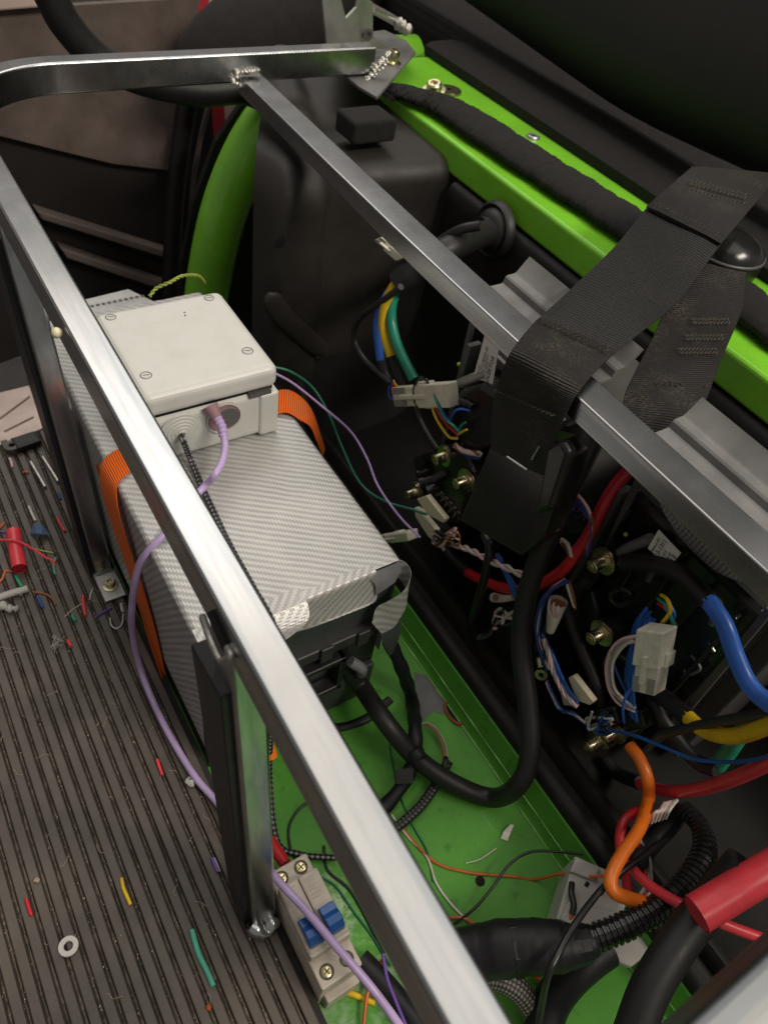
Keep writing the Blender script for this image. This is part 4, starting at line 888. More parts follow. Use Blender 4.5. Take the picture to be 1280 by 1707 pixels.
# ================================================================== HEAVY CABLES
def cables():
    P = [at(565, 1090, y=.286), at(600, 1140, y=.272), at(640, 1200, z=.035), at(692, 1262, z=.010), at(755, 1306, z=-.004), at(820, 1330, z=-.006), at(862, 1310, x=.312), at(882, 1262, x=.325), at(880, 1180, x=.338), at(868, 1080, x=.350), at(876, 1000, x=.358), at(900, 925, x=.366), at(930, 855, x=.375), at(958, 785, x=.39), at(985, 720, x=.42)]
    wire('black_cable', 'thick smooth black cable sagging in a U over the green floor beside the buckle', 'cable', P, .0088, 'rubber', n=14)
    P = [at(648, 1068, y=.275), at(668, 1110, y=.262), at(686, 1165, y=.25), at(692, 1220, z=.022), at(688, 1270, z=.004), at(668, 1312, z=-.008), at(636, 1350, z=-.012), at(590, 1388, z=-.012)]
    o = thing('taped_cable', 'black taped cable dropping from the battery corner, with a square tape flag', 'cable', P[3])
    obj('cable', MB().tube(P, lambda t, L: .0066 + .0006 * math.sin(L * 190), 12, 8), 'tape', o, smooth=60)
    obj('tape_flag', MB().prism([at(660, 1284, z=.004), at(688, 1280, z=.006), at(688, 1306, z=.002), at(660, 1308, z=.0)], (0, 0, .0012)), 'tape', o)
    c = at(691, 1258, z=.016); obj('tape_collar', MB().lathe(c - Vector((0, .006, 0)), (.1, 1, .4), [(.0070, 0), (.0082, .001), (.0082, .009), (.007, .010)], 14), 'tape', o, smooth=50)
    P = [at(560, 1010, y=.279), at(590, 1120, y=.262), at(560, 1200, y=.255), at(520, 1240, y=.25)]
    wire('black_lead', 'short black lead curving under the handle on the battery front', 'lead', [at(650, 1168, y=.262), at(610, 1200, y=.255), at(560, 1215, y=.26), at(510, 1205, y=.27)], .0055, 'rubber')
    P = [at(748, 1268, z=-.006), at(736, 1290, z=-.013), at(720, 1318, z=-.0145), at(700, 1345, z=-.0145), at(668, 1374, z=-.0145), at(630, 1400, z=-.0145)]
    wire('braided_cord', 'short dark braided cord lying on the green floor below the U of black cable', 'cord', P, .0046, 'braid_dark')
    P = [at(690, 1210, z=-.012), at(708, 1206, z=-.010), at(726, 1220, z=-.010), at(738, 1245, z=-.010), at(741, 1275, z=-.012)]
    wire('brown_wire', 'thin brown and white wire curling on the green floor beside the taped cable', 'wire', P, .0013, 'brown')
    wire('brown_wire', 'thin pale grey wire curling alongside the brown one beside the taped cable', 'wire', [p + Vector((.0025, -.0015, .001)) for p in P], .0009, 'greyw')
    c = at(744, 1272, z=-.004); o = obj('cable_tie', MB().lathe(c - Vector((.004, 0, .003)), (.6, -.5, .1), [(.008, 0), (.0098, .0008), (.0098, .004), (.008, .0048)], 14), 'tape', smooth=50); tag(o, 'small black tie clipped round the U of black cable', 'cable tie')
    # corrugated conduit with taped end
    P = [at(975, 1570, z=.070), at(1040, 1545, z=.078), at(1100, 1512, z=.085), at(1147, 1470, z=.09), at(1173, 1422, z=.092), at(1166, 1378, z=.085), at(1138, 1348, z=.075)]
    o = thing('corrugated_conduit', 'black corrugated conduit curving up from a taped joint at the lower right', 'conduit', P[1])
    obj('conduit', MB().tube(P, lambda t, L: (.0089 if t < .62 else .0089 - .0028 * min(1, (t - .62) * 4)) + (.0014 if (L / .0046) % 1 < .55 else 0), 14, 42), 'bplastic', o, smooth=25)
    P = [at(740, 1600, z=.030), at(800, 1588, z=.040), at(850, 1580, z=.052), at(905, 1578, z=.060), at(950, 1577, z=.066), at(992, 1567, z=.071)]
    rn = random.Random(2)
    obj('taped_joint', MB().tube(P, lambda t, L: (.0185 + .0012 * math.sin(t * 5) + rn.uniform(-.0006, .0006)) * (1 if t < .70 else 1 - (t - .70) * 1.35), 13, 9), 'tape', o, smooth=45)
    for px, py, rr, zz in ((858, 1580, .0196, .053), (958, 1575, .0145, .067), (972, 1573, .0135, .069)):
        c = at(px, py, z=zz); obj('tape_lap', MB().lathe(c, (.8, -.35, .15), [(rr * .95, -.004), (rr, -.0034), (rr * .99, .003), (rr * .95, .0034)], 11), 'tape', o, smooth=24)
    P = [at(1010, 1580, z=.02), at(975, 1606, z=.018), at(940, 1640, z=.012), at(915, 1680, z=.004), at(900, 1740, z=-.004)]
    o = wire('black_hose', 'thick black taped hose bending down under the conduit at the bottom', 'hose', P, .0145, 'tape', n=14)
    P = [at(760, 1640, z=.008), at(810, 1628, z=.012), at(850, 1640, z=.010), at(878, 1668, z=.002), at(892, 1700, z=-.006), at(905, 1760, z=-.008)]
    wire('mesh_sleeve', 'silver grey mesh sleeved cable curving down at the bottom edge', 'sleeve', P, .0095, 'braid_clear', n=16)
    P = [at(1240, 1440, z=.150), at(1196, 1490, z=.128), at(1150, 1545, z=.115), at(1108, 1605, z=.105), at(1078, 1660, z=.095), at(1050, 1740, z=.08)]
    wire('black_cable', 'very thick black cable coming out of the coral red sleeve at the lower right', 'cable', P, .0135, 'rubber', n=16)
    P = [at(1160, 1524, z=.142), at(1220, 1488, z=.150), at(1300, 1440, z=.158), at(1360, 1404, z=.164)]
    o = thing('red_sleeve', 'fat coral red shrink sleeve at the right edge below the wires', 'sleeve', P[1])
    obj('sleeve', MB().tube(P, .0123, 20, 6, cap=False), 'coral', o, smooth=60); obj('inner_wall', MB().tube(P, .0112, 20, 6), 'coral', o, smooth=60)
    P = [at(930, 1400, z=.0), at(960, 1490, z=.05), at(1000, 1470, z=.06), at(1040, 1440, z=.07), at(1080, 1415, z=.075), at(1110, 1395, z=.075)]
    P = [at(890, 1760, z=.030), at(900, 1690, z=.050), at(912, 1630, z=.080), at(925, 1600, z=.088), at(955, 1545, z=.088), at(1000, 1485, z=.085), at(1040, 1450, z=.085), at(1075, 1425, z=.08), at(1110, 1400, z=.07)]
    wire('black_wire', 'shiny black twin wire crossing over the taped joint towards the conduit', 'wire', P, .0026, 'blk')
    P = [at(1020, 1375, z=.04), at(1000, 1420, z=.045), at(1050, 1420, z=.06), at(1085, 1405, z=.065), at(1120, 1385, z=.062), at(1135, 1358, z=.06)]
    wire('black_cable', 'black taped wire bundle below the loop of orange cable', 'cable', [at(1060, 1440, z=.05), at(1082, 1408, z=.055), at(1110, 1380, z=.058), at(1135, 1350, z=.06)], .0085, 'tape')
    # coloured power cables
    P = [at(1049, 1243, x=.392), at(1066, 1266, x=.389), at(1079, 1300, x=.386), at(1080, 1335, x=.384), at(1065, 1382, z=.088), at(1036, 1425, z=.092), at(1018, 1462, z=.092), at(1022, 1485, z=.090), at(1045, 1497, z=.086), at(1080, 1506, z=.080), at(1118, 1512, z=.068)]
    wire('orange_cable', 'bright orange cable looping down from the lower right terminal', 'cable', P, .0052, 'orange', n=12)
    P = [at(1010, 1268, x=.415), at(1030, 1290, x=.413), at(1066, 1305, x=.41)]
    wire('black_boot', 'black rubber boot on the inner end of the long red cable', 'boot', P, .0064, 'rubber')
    P = [at(1066, 1306, x=.41), at(1110, 1319, x=.405), at(1165, 1315, x=.40), at(1225, 1297, x=.394), at(1310, 1258, x=.385)]
    wire('red_cable', 'long red cable running to the right edge below the yellow one', 'cable', P, .0052, 'coral', n=12)
    P = [at(1085, 1150, x=.412), at(1115, 1170, x=.410), at(1148, 1197, x=.406)]
    wire('black_boot', 'black rubber boot on the inner end of the yellow cable', 'boot', P, .0072, 'rubber')
    P = [at(1143, 1193, x=.406), at(1168, 1214, x=.402), at(1200, 1226, x=.398), at(1240, 1224, x=.394), at(1310, 1196, x=.388)]
    wire('yellow_cable', 'bright yellow cable curving to the right edge', 'cable', P, .0060, 'yellow', n=12)
    P = [at(1040, 938, x=.408), at(1090, 940, x=.404), at(1140, 962, x=.400), at(1182, 1004, x=.396)]
    wire('black_boot', 'black rubber sleeve on the inner end of the blue cable, under the label', 'boot', P, .0072, 'rubber')
    P = [at(1178, 998, x=.396), at(1206, 1040, x=.393), at(1224, 1090, x=.391), at(1246, 1138, x=.389), at(1275, 1168, x=.387), at(1330, 1200, x=.383)]
    wire('blue_cable', 'thick glossy blue cable curving down to the right edge', 'cable', P, .0062, 'brightblue', n=12)
    P = [at(1310, 1180, x=.41), at(1268, 1198, x=.412), at(1235, 1222, x=.414), at(1215, 1250, x=.416), at(1196, 1275, x=.418)]
    wire('green_cable', 'dark green cable passing behind the yellow one at the right', 'cable', P, .0066, 'wgreen', n=12)
    P = [at(1085, 1155, x=.414), at(1100, 1190, x=.412), at(1130, 1235, x=.412), at(1162, 1270, x=.412), at(1195, 1284, x=.412)]
    wire('dark_cable', 'dark grey cable running diagonally below the big white connector', 'cable', P, .0062, 'rubber')
    P = [at(1100, 1225, x=.402), at(1135, 1216, x=.400), at(1190, 1204, x=.398), at(1300, 1186, x=.39)]
    wire('dark_cable', 'thin dark grey cable crossing over the yellow cable to the right edge', 'cable', P, .0040, 'dkgrey')
    P = [at(985, 960, x=.40), at(945, 1000, x=.402), at(960, 1060, x=.404), at(985, 1120, x=.404), at(1005, 1180, x=.402), at(1010, 1220, x=.40)]
    wire('dark_cable', 'long dark cable running down beside the pink and white wires', 'cable', P, .0058, 'rubber')
    P = [at(735, 905, x=.405), at(755, 932, x=.400), at(780, 956, x=.396)]
    wire('black_boot', 'black rubber boot on the left end of the short red cable', 'boot', P, .0066, 'rubber')
    P = [at(776, 953, x=.396), at(800, 966, x=.393), at(830, 978, x=.391), at(870, 984, x=.390), at(905, 972, x=.390), at(940, 948, x=.392), at(962, 918, x=.395), at(984, 885, x=.400), at(1002, 848, x=.410), at(1026, 808, x=.420), at(1056, 776, x=.430)]
    wire('red_cable', 'red cable passing behind the buckle and up under the middle rail', 'cable', P, .0050, 'red', n=12)
    P = [at(1128, 742, z=.330), at(1165, 756, z=.332), at(1215, 786, z=.334), at(1255, 815, z=.335), at(1330, 870, z=.336)]
    wire('red_cable', 'bright red cable lying on the grey bracket at the right edge', 'cable', P, .0062, 'coral', n=12)
    P = [at(808, 890, x=.378), at(816, 915, x=.374), at(808, 960, x=.370), at(794, 1010, x=.366), at(786, 1042, x=.366), at(792, 1062, x=.370), at(815, 1058, x=.38), at(832, 1030, x=.39)]
    wire('black_wire', 'glossy black thin cable making a hook left of the red cable', 'wire', P, .0044, 'bplastic', n=10)
    # hose with the grommet on the wall, and the three leads coming out of it
    c = at(822, 384, x=.548); o = thing('cable_grommet', 'round black rubber grommet with a black hose, on the wall under the green rail', 'grommet', c)
    obj('grommet_ring', MB().lathe((.549, c.y, c.z), (-1, .05, .1), [(.030, -.004), (.030, .003), (.027, .006), (.0235, .004), (.021, .008), (.018, .011), (.014, .013), (.014, .02), (0, .02)], 28), 'rubber', o, smooth=45)
    P = [at(818, 386, x=.545), at(790, 396, x=.50), at(748, 415, x=.445), at(700, 442, x=.425), at(664, 472, x=.410)]
    obj('hose', MB().tube(P, lambda t, L: .0132 - .001 * t + (.0012 if t > .82 else 0), 14, 8), 'rubber', o, smooth=60)
    wire('black_wire', 'flat black strip of conduit lying along the hose from the wall grommet', 'wire', [at(800, 376, x=.466), at(770, 382, x=.455), at(740, 398, x=.447), at(722, 412, x=.44)], .005, 'rubber')
    wire('yellow_cable', 'yellow cable hanging from the end of the black hose', 'cable', [at(660, 472, x=.405), at(645, 500, x=.400), at(639, 535, x=.398), at(643, 565, x=.397), at(652, 594, x=.397)], .0052, 'yellow', n=12)
    wire('blue_cable', 'short blue cable hanging left of the yellow one from the black hose', 'cable', [at(648, 488, x=.412), at(634, 515, x=.405), at(629, 550, x=.402), at(634, 600, x=.400)], .0046, 'brightblue', n=12)
    wire('green_cable', 'teal green cable arching down to the white connector', 'cable', [at(662, 480, x=.412), at(653, 508, x=.405), at(653, 540, x=.402), at(662, 575, x=.40), at(676, 606, x=.40), at(690, 632, x=.402)], .0054, 'teal', n=12)
    wire('black_boot', 'black sleeve under the end of the yellow cable', 'boot', [at(651, 590, x=.399), at(660, 620, x=.40), at(672, 648, x=.402)], .0058, 'rubber')
    wire('black_boot', 'dark sleeve under the end of the short blue cable', 'boot', [at(634, 596, x=.401), at(640, 618, x=.402), at(650, 640, x=.404)], .0050, 'dkgrey')
    wire('black_wire', 'thin black cable bowing out to the left of the yellow and blue cables', 'wire', [at(668, 478, x=.398), at(640, 500, x=.396), at(605, 525, x=.395), at(592, 545, x=.395), at(592, 572, x=.395), at(608, 600, x=.395), at(632, 622, x=.395), at(652, 640, x=.395)], .0034, 'dkgrey')
    wire('black_wire', 'thin dark cable dropping from the white connector to the terminal bolts', 'wire', [at(690, 670, x=.408), at(700, 700, x=.408), at(715, 728, x=.406), at(730, 750, x=.404)], .0034, 'dkgrey')
cables()

# ================================================================== CONNECTORS AND THIN WIRES
def connector(name, label, p0, p1, p2, th, mat='offwhite', plane=.40, kind=0):
    # p0 -> p1: length, p0 -> p2: width (pixels on a plane); th: thickness towards the viewer
    O = at(*p0, x=plane); L = at(*p1, x=plane) - O; W = at(*p2, x=plane) - O
    n = L.cross(W).normalized()
    if n.x > 0: n = -n
    o = thing(name, label, 'connector', O)
    obj('housing', MB().obox(O + L * .44, L * .56, W, n * th), mat, o, bevel=.0012)
    obj('plug_half', MB().obox(O + W * .06, L * .50, W * .88, n * th * .84), mat, o, bevel=.0012)
    obj('latch', MB().obox(O + L * .18 + W * .40 + n * th * .8, L * .44, W * .20, n * th * .32), mat, o, bevel=.0008)
    for t in (.0, .82): obj('side_wing', MB().obox(O + L * .42 + W * (t - .08 if t < .5 else t + .08), L * .22, W * .18, n * th * .6), mat, o, bevel=.0008)
    for t in (.08, .62): obj('cavity', MB().obox(O + L * .02 + W * t + n * th * .80, L * .24, W * .28, n * th * .06), 'greyw', o)
    return o
def bundle(name, label, paths, group=None):
    o = thing(name, label, 'wires', sum((Vector(p) for p in paths[0][0]), Vector()) / len(paths[0][0]), group)
    for P, r, m in paths: obj('strand', MB().tube(P, r, 6, 8), m, o, smooth=60)
    return o
def fan(pts, n, r, spread, mats, seed=1, plane=.39):
    rn = random.Random(seed); P = [at(a, b, x=(c[0] if c else plane)) for a, b, *c in pts]; out = []
    for k in range(n):
        ph = rn.uniform(0, 6.3); q = []
        for i, p in enumerate(P):
            a = ph + i * rn.uniform(.5, 1.1); d = spread * rn.uniform(.35, 1)
            q.append(p + Vector((-abs(math.cos(a)) * d * .6, math.sin(a) * d, math.cos(a) * d * .8)))
        out.append((q, r, mats[k % len(mats)]))
    return out
def twisted(name, label, pts, mats, r=.0010, pitch=.016, plane=.39):
    P = [at(a, b, x=(c[0] if c else plane)) for a, b, *c in pts]; o = thing(name, label, 'wires', P[len(P) // 2])
    for q, m in zip(twist_paths(P, r * 1.05, len(mats), pitch), mats): obj('strand', MB().tube(q, r, 6, raw=True), m, o, smooth=60)
    return o
def wires():
    c = connector('white_connector', 'off-white plastic connector in two halves held by a black tie, under the first label', (666, 640), (762, 634), (672, 676), .013, plane=.398)
    P = [at(703 + 13 * math.cos(a), 655 + 26 * math.sin(a), x=.386 if math.cos(a) < 0 else .39) for a in [k * math.pi / 8 for k in range(17)]]
    o = obj('cable_tie', MB().tube(P, .0016, 6, 3), 'bplastic', smooth=60); tag(o, 'black cable tie looped round the off-white two half connector', 'cable tie')
    connector('white_connector', 'blank off-white connector lying at the corner of the battery, beside the violet wire', (642, 888), (696, 880), (645, 902), .013, plane=.345)
    connector('white_connector', 'big milky white connector hanging among blue wires in the right of the tub', (1069, 1140), (1084, 1036), (1112, 1150), .015, 'clear', .375)
    connector('white_connector', 'small yellowish connector half hidden behind the middle rail', (636, 398), (676, 432), (650, 392), .012, plane=.42)
    # cream blades
    for lab, poly, x in (('cream tapered plastic blade above the pale one, left of the belt buckle', [(694, 832), (710, 826), (742, 866), (738, 872), (712, 858)], .372), ('pale curved plastic shell under the cream blade', [(690, 846), (698, 850), (726, 884), (722, 902), (714, 896), (692, 862)], .376)):
        o = obj('plastic_blade', MB().prism([at(a, b, x=x) for a, b in poly], (.006, 0, 0)), 'cream' if 'cream tapered' in lab else 'offwhite', bevel=.001); tag(o, lab, 'plastic clip')
    o = obj('plastic_blade', MB().prism([at(a, b, x=.385) for a, b in ((946, 1130), (954, 1126), (988, 1170), (982, 1176), (960, 1168))], (.006, 0, 0)), 'cream', bevel=.001); tag(o, 'cream plastic blade among the blue and pink wires, low in the tub', 'plastic clip')
    o = obj('plastic_blade', MB().prism([at(a, b, x=.384) for a, b in ((930, 1140), (944, 1160), (958, 1178), (938, 1176))], (.006, 0, 0)), 'offwhite', bevel=.001); tag(o, 'pale plastic blade under the pink wires left of the cream one', 'plastic clip')
    # translucent connector end with pink wires
    o = thing('clear_connector', 'yellowish open connector end with curled pink wires inside, right of the U cable', 'connector', at(922, 1020, x=.386))
    obj('shell', MB().tube([at(930, 1002, x=.388), at(922, 1030, x=.386), at(917, 1052, x=.386)], lambda t, L: .0085 * (1 - .55 * t), 12, 6, cap=False), 'offwhite', o, smooth=60)
    obj('core', MB().tube([at(930, 1006, x=.388), at(922, 1030, x=.386)], .0060, 12, 6), 'brown', o, smooth=60)
    for k in range(3): obj('strand', MB().tube([at(916 + 7 * k, 1000 + 5 * k, x=.376), at(914 + 8 * k, 1016 + 3 * k, x=.375), at(922 + 3 * k, 1030, x=.376)], .0011, 6, 6), 'pink', o, smooth=60)
    o = thing('cable_end', 'white cut cable sleeve with brown cores showing, below the short red cable', 'cable end', at(835, 998, x=.385))
    obj('sleeve', MB().tube([at(822, 996, x=.384), at(838, 998, x=.385), at(856, 996, x=.386)], lambda t, L: .0048 - .002 * t, 12, 6), 'white', o, smooth=60)
    c0 = at(826, 996, x=.380); obj('core', MB().lathe(c0, (-.7, -.4, .5), [(0, .0016), (.0028, .0012), (.0032, 0)], 10), 'brown', o, smooth=60)
    # coloured bundles
    bundle('sensor_wires', 'thin red, blue and yellow wires curling into the left end of the off-white connector', [([at(656, 636, x=.392), at(648, 648, x=.390), at(650, 662, x=.390), at(660, 668, x=.393)], .0010, 'brightblue'), ([at(657, 636, x=.392), at(653, 650, x=.389), at(657, 662, x=.390), at(662, 666, x=.393)], .0011, 'red'), ([at(656, 634, x=.391), at(660, 642, x=.389), at(668, 648, x=.392)], .0011, 'yellow')])
    bundle('sensor_wires', 'yellow, red, blue and green thin wires dropping from the off-white connector', [([at(722, 662, x=.388), at(722, 684, x=.386), at(732, 706, x=.386), at(748, 728, x=.388), at(762, 731, x=.39)], .0015, 'yellow'), ([at(724, 660, x=.388), at(727, 680, x=.386), at(742, 704, x=.386), at(764, 726, x=.388)], .0014, 'red'), ([at(727, 656, x=.387), at(733, 676, x=.385), at(746, 700, x=.385), at(766, 720, x=.388)], .0015, 'blue'), ([at(724, 656, x=.386), at(730, 674, x=.384), at(740, 696, x=.384), at(758, 712, x=.386), at(768, 724, x=.388)], .0015, 'teal')])
    bundle('sensor_wires', 'loose blue, green and yellow wire ends beside the black connector block', [([at(750, 704, x=.392), at(756, 688, x=.39), at(766, 682, x=.39), at(784, 684, x=.392)], .0012, 'brightblue'), ([at(766, 720, x=.39), at(768, 710, x=.388), at(776, 704, x=.388)], .0012, 'teal'), ([at(762, 726, x=.389), at(770, 720, x=.387), at(778, 716, x=.387)], .0012, 'yellow')])
    twisted('pink_wires', 'pink and white twisted wires ending at the black buckle, above the terminal block', [(758, 742), (768, 750), (782, 754), (800, 757)], ['pink', 'white', 'pink', 'brown'], .0014, .034)
    bundle('blue_wires', 'dark blue wires under the pink twist beside the buckle', fan([(760, 748, .394), (776, 758, .394), (800, 763, .394)], 3, .0012, .002, ['blue'], 4))
    twisted('pink_wires', 'pink and white twisted pair running from the cream blades to the U cable', [(742, 904, .380), (758, 908, .376), (786, 918, .374), (820, 936, .374), (850, 949, .376), (878, 962, .380)], ['pink', 'white'], .0017, .030)
    bundle('blue_wires', 'flat bunch of bright blue wires passing under the pink twisted pair', fan([(832, 926, .388), (840, 945, .384), (850, 965, .382), (860, 985, .382), (868, 1000, .384)], 10, .0013, .0046, ['blue', 'blue', 'brightblue'], 5))
    bundle('blue_wires', 'blue and pink wires running down right of the U cable', fan([(945, 965, .392), (920, 980, .386), (903, 1005, .382), (896, 1040, .380), (898, 1070, .380), (906, 1095, .382), (915, 1115, .384)], 7, .0012, .0032, ['blue', 'violet', 'blue', 'pink', 'blue'], 6))
    bundle('blue_wires', 'blue wires fanning down towards the cream plastic blade', fan([(906, 1060, .386), (918, 1085, .384), (930, 1115, .382), (945, 1145, .381), (962, 1170, .382)], 8, .0012, .0034, ['blue', 'brightblue', 'blue'], 7))
    twisted('pink_wires', 'long pink and grey twisted pair running down beside the fanned blue wires', [(906, 1065, .380), (914, 1092, .378), (922, 1120, .378), (934, 1145, .378), (950, 1168, .378), (962, 1178, .380)], ['pink', 'greyw', 'pink'], .0013, .024)
    bundle('blue_wires', 'blue and pink wires bending under the pale blade at the tub edge', fan([(913, 1135, .380), (922, 1160, .378), (934, 1180, .378), (955, 1188, .380), (975, 1205, .382)], 5, .0012, .0026, ['blue', 'pink', 'blue'], 8))
    bundle('blue_wires', 'mass of dark blue wires hanging left of the big white connector', fan([(1086, 1022, .398), (1068, 1050, .392), (1056, 1090, .388), (1050, 1130, .387), (1054, 1170, .388), (1058, 1200, .392)], 16, .0011, .0062, ['blue', 'blue', 'blue', 'brightblue'], 9))
    for i, sp in enumerate(((0, 0), (5, 3), (-4, 6))):
        pass
    bundle('pink_wires', 'loop of pink and white wires bulging out to the left of the dark blue mass', [([at(1062 + d, 1060 + e, x=.386), at(1036 + d, 1066 + e, x=.382), at(1018 + d, 1084 + e, x=.380), at(1010 + d, 1112, x=.380), at(1014 + d, 1146, x=.380), at(1030 + d, 1172 - e, x=.382), at(1058, 1186 - e, x=.386)], .0014, m) for d, e, m in ((0, 0, 'pink'), (5, 4, 'greyw'), (3, 8, 'pink'), (10, 6, 'white'))])
    bundle('blue_wires', 'single blue wires looping below the pink loop', [([at(1060, 1066, x=.384), at(1034, 1078, x=.382), at(1022, 1100, x=.382), at(1032, 1130, x=.382), at(1046, 1158, x=.384)], .0012, 'blue'), ([at(1070, 1142, x=.380), at(1048, 1152, x=.378), at(1038, 1178, x=.380), at(1040, 1205, x=.386)], .0012, 'brightblue')])
    bundle('sensor_wires', 'short yellow, green, red and blue wires entering the top of the big white connector', [([at(1102, 992, x=.384), at(1112, 1000, x=.378), at(1117, 1018, x=.376), at(1110, 1030, x=.376), at(1102, 1040, x=.378)], .0015, 'yellow'), ([at(1096, 998, x=.384), at(1108, 1008, x=.378), at(1116, 1024, x=.376), at(1124, 1044, x=.378)], .0014, 'teal'), ([at(1096, 1006, x=.386), at(1106, 1012, x=.380), at(1120, 1030, x=.380), at(1127, 1042, x=.38)], .0012, 'red'), ([at(1118, 1010, x=.380), at(1124, 1026, x=.380), at(1120, 1040, x=.382)], .0012, 'brightblue')])
    wire('blue_wire', 'long single blue wire running from the lower terminals to the right edge', 'wire', [at(985, 1212, x=.380), at(1005, 1216, x=.378), at(1050, 1224, x=.378), at(1100, 1243, x=.38), at(1150, 1264, x=.382), at(1200, 1270, x=.384), at(1250, 1268, x=.384), at(1310, 1254, x=.384)], .0015, 'blue')
    bundle('sensor_wires', 'violet and pink ribbon of wires bowing out right of the buckle', [([at(932 + d, 800 + e, x=.40), at(955 + d, 818 + e, x=.396), at(978 + d, 845 + e, x=.394), at(988 + d * .5, 880, x=.394), at(978, 915 + e, x=.396)], .0013, m) for d, e, m in ((0, 0, 'pink'), (-2, 5, 'violet'), (-4, 10, 'violet'), (1, 3, 'brown'), (-3, 8, 'blue'))])
    bundle('cut_wires', 'white and brown striped wire stub beside the red cable', [([at(936, 899, x=.392), at(946, 908, x=.39), at(953, 928, x=.39)], .0018, 'white'), ([at(934, 904, x=.392), at(943, 914, x=.391), at(950, 930, x=.391)], .0014, 'brown')])
    bundle('cut_wires', 'white and brown wires dropping below the red cable crossing', [([at(943, 968, x=.392), at(948, 985, x=.39), at(957, 1012, x=.392)], .0013, 'white'), ([at(947, 966, x=.393), at(955, 990, x=.391), at(959, 1015, x=.393)], .0012, 'brown')])
    bundle('cut_wires', 'bunch of cut white and pink wire ends above the corrugated conduit', [([at(1084 + 6 * k, 1372 - 2 * k, z=.075), at(1090 + 6 * k, 1356 - k, z=.085), at(1100 + 6 * k, 1350 - 3 * k, z=.086), at(1108 + 5 * k, 1338 - k, z=.085)], .0014, m) for k, m in enumerate(('pink', 'white', 'pink', 'greyw', 'white'))])
    bundle('cut_wires', 'white and red thin wires knotted below the orange cable', [([at(1066, 1400, z=.06), at(1075, 1425, z=.055), at(1082, 1450, z=.05), at(1076, 1475, z=.05), at(1066, 1494, z=.05), at(1078, 1494, z=.052), at(1088, 1480, z=.055)], .0015, 'white'), ([at(1060, 1398, z=.06), at(1070, 1430, z=.055), at(1076, 1460, z=.05), at(1074, 1490, z=.045)], .0012, 'coral'), ([at(1070, 1405, z=.06), at(1082, 1430, z=.058), at(1086, 1470, z=.052)], .0012, 'greyw')])
    wire('red_cable', 'dark red cable looping behind the orange cable', 'cable', [at(1046, 1490, z=.04), at(1040, 1440, z=.055), at(1032, 1405, z=.06), at(1038, 1372, z=.066), at(1058, 1354, z=.068), at(1082, 1352, z=.066)], .0040, 'red')
    wire('red_cable', 'pinkish red cable running from the knot of wires under the coral sleeve', 'cable', [at(1048, 1440, z=.075), at(1066, 1462, z=.082), at(1094, 1484, z=.092), at(1128, 1504, z=.105), at(1170, 1524, z=.112), at(1225, 1548, z=.11), at(1310, 1578, z=.105)], .0040, 'coral')
    # thin wires on the green floor
    wire('purple_wire', 'thin violet wire running from behind the junction box to the cream blades', 'wire', [at(458, 622, z=.205), at(490, 640, z=.20), at(540, 680, z=.185), at(585, 720, z=.165), at(612, 765, z=.15), at(630, 810, z=.14), at(665, 860, z=.135), at(700, 896, z=.13)], .0012, 'lilac')
    wire('green_wire', 'thin dark green wire running beside the violet one from behind the junction box', 'wire', [at(458, 612, z=.205), at(485, 620, z=.20), at(520, 645, z=.185), at(548, 690, z=.165), at(570, 745, z=.14), at(600, 805, z=.12), at(640, 835, z=.125), at(690, 850, z=.135), at(712, 858, z=.135)], .0014, 'darkteal')
    F = -.0185
    wire('red_wire', 'thin red wire lying across the green floor to the grey module', 'wire', [at(668, 1378, z=F), at(695, 1410, z=F), at(730, 1440, z=F), at(785, 1455, z=F), at(845, 1460, z=F), at(890, 1466, z=F), at(935, 1457, z=.01), at(975, 1461, z=.03), at(1015, 1460, z=.045)], .0013, 'rust')
    wire('white_wire', 'thin white wire curving over the green floor from under the frame rail', 'wire', [at(652, 1358, z=F), at(680, 1395, z=F), at(712, 1430, z=F), at(726, 1470, z=F), at(750, 1505, z=F), at(785, 1540, z=F), at(815, 1560, z=F)], .0011, 'white')
    wire('black_wire', 'thin black wire arching over the green floor to the grey module', 'wire', [at(750, 1545, z=F), at(790, 1515, z=-.01), at(820, 1480, z=-.005), at(850, 1440, z=0), at(885, 1420, z=.005), at(930, 1420, z=.01), at(972, 1424, z=.02)], .0012, 'blk')
    wire('green_wire', 'thin dark green wire lying beside the white wire on the green floor', 'wire', [at(645, 1180, z=F), at(650, 1240, z=F), at(662, 1310, z=F), at(685, 1370, z=F), at(712, 1420, z=F), at(722, 1470, z=F)], .0008, 'darkteal')
    wire('orange_wire', 'thin orange wire ending under the black taped joint', 'wire', [at(745, 1530, z=F), at(770, 1530, z=F + .004), at(790, 1540, z=F + .004), at(810, 1560, z=F)], .0014, 'rust')
    wire('black_wire', 'thin black loop of wire on the green floor beside the near leg', 'wire', [at(560, 1330, z=F), at(510, 1340, z=F), at(485, 1370, z=F), at(482, 1400, z=F), at(492, 1430, z=F), at(520, 1445, z=F)], .0011, 'blk')
    wire('black_wire', 'thin black wire running down the pan beside the breaker', 'wire', [at(540, 1410, z=F), at(546, 1450, z=F), at(580, 1480, z=F), at(605, 1520, z=F), at(640, 1590, z=F)], .0012, 'blk')
    wire('green_wire', 'dark green wire curling right of the breaker', 'wire', [at(535, 1462, z=F), at(560, 1478, z=F), at(590, 1520, z=F), at(620, 1560, z=F), at(650, 1610, z=F)], .0009, 'darkteal')
    wire('yellow_wire', 'yellow wire stub below the breaker', 'wire', [at(545, 1650, z=F), at(580, 1655, z=F), at(625, 1672, z=F)], .0024, 'yellow')
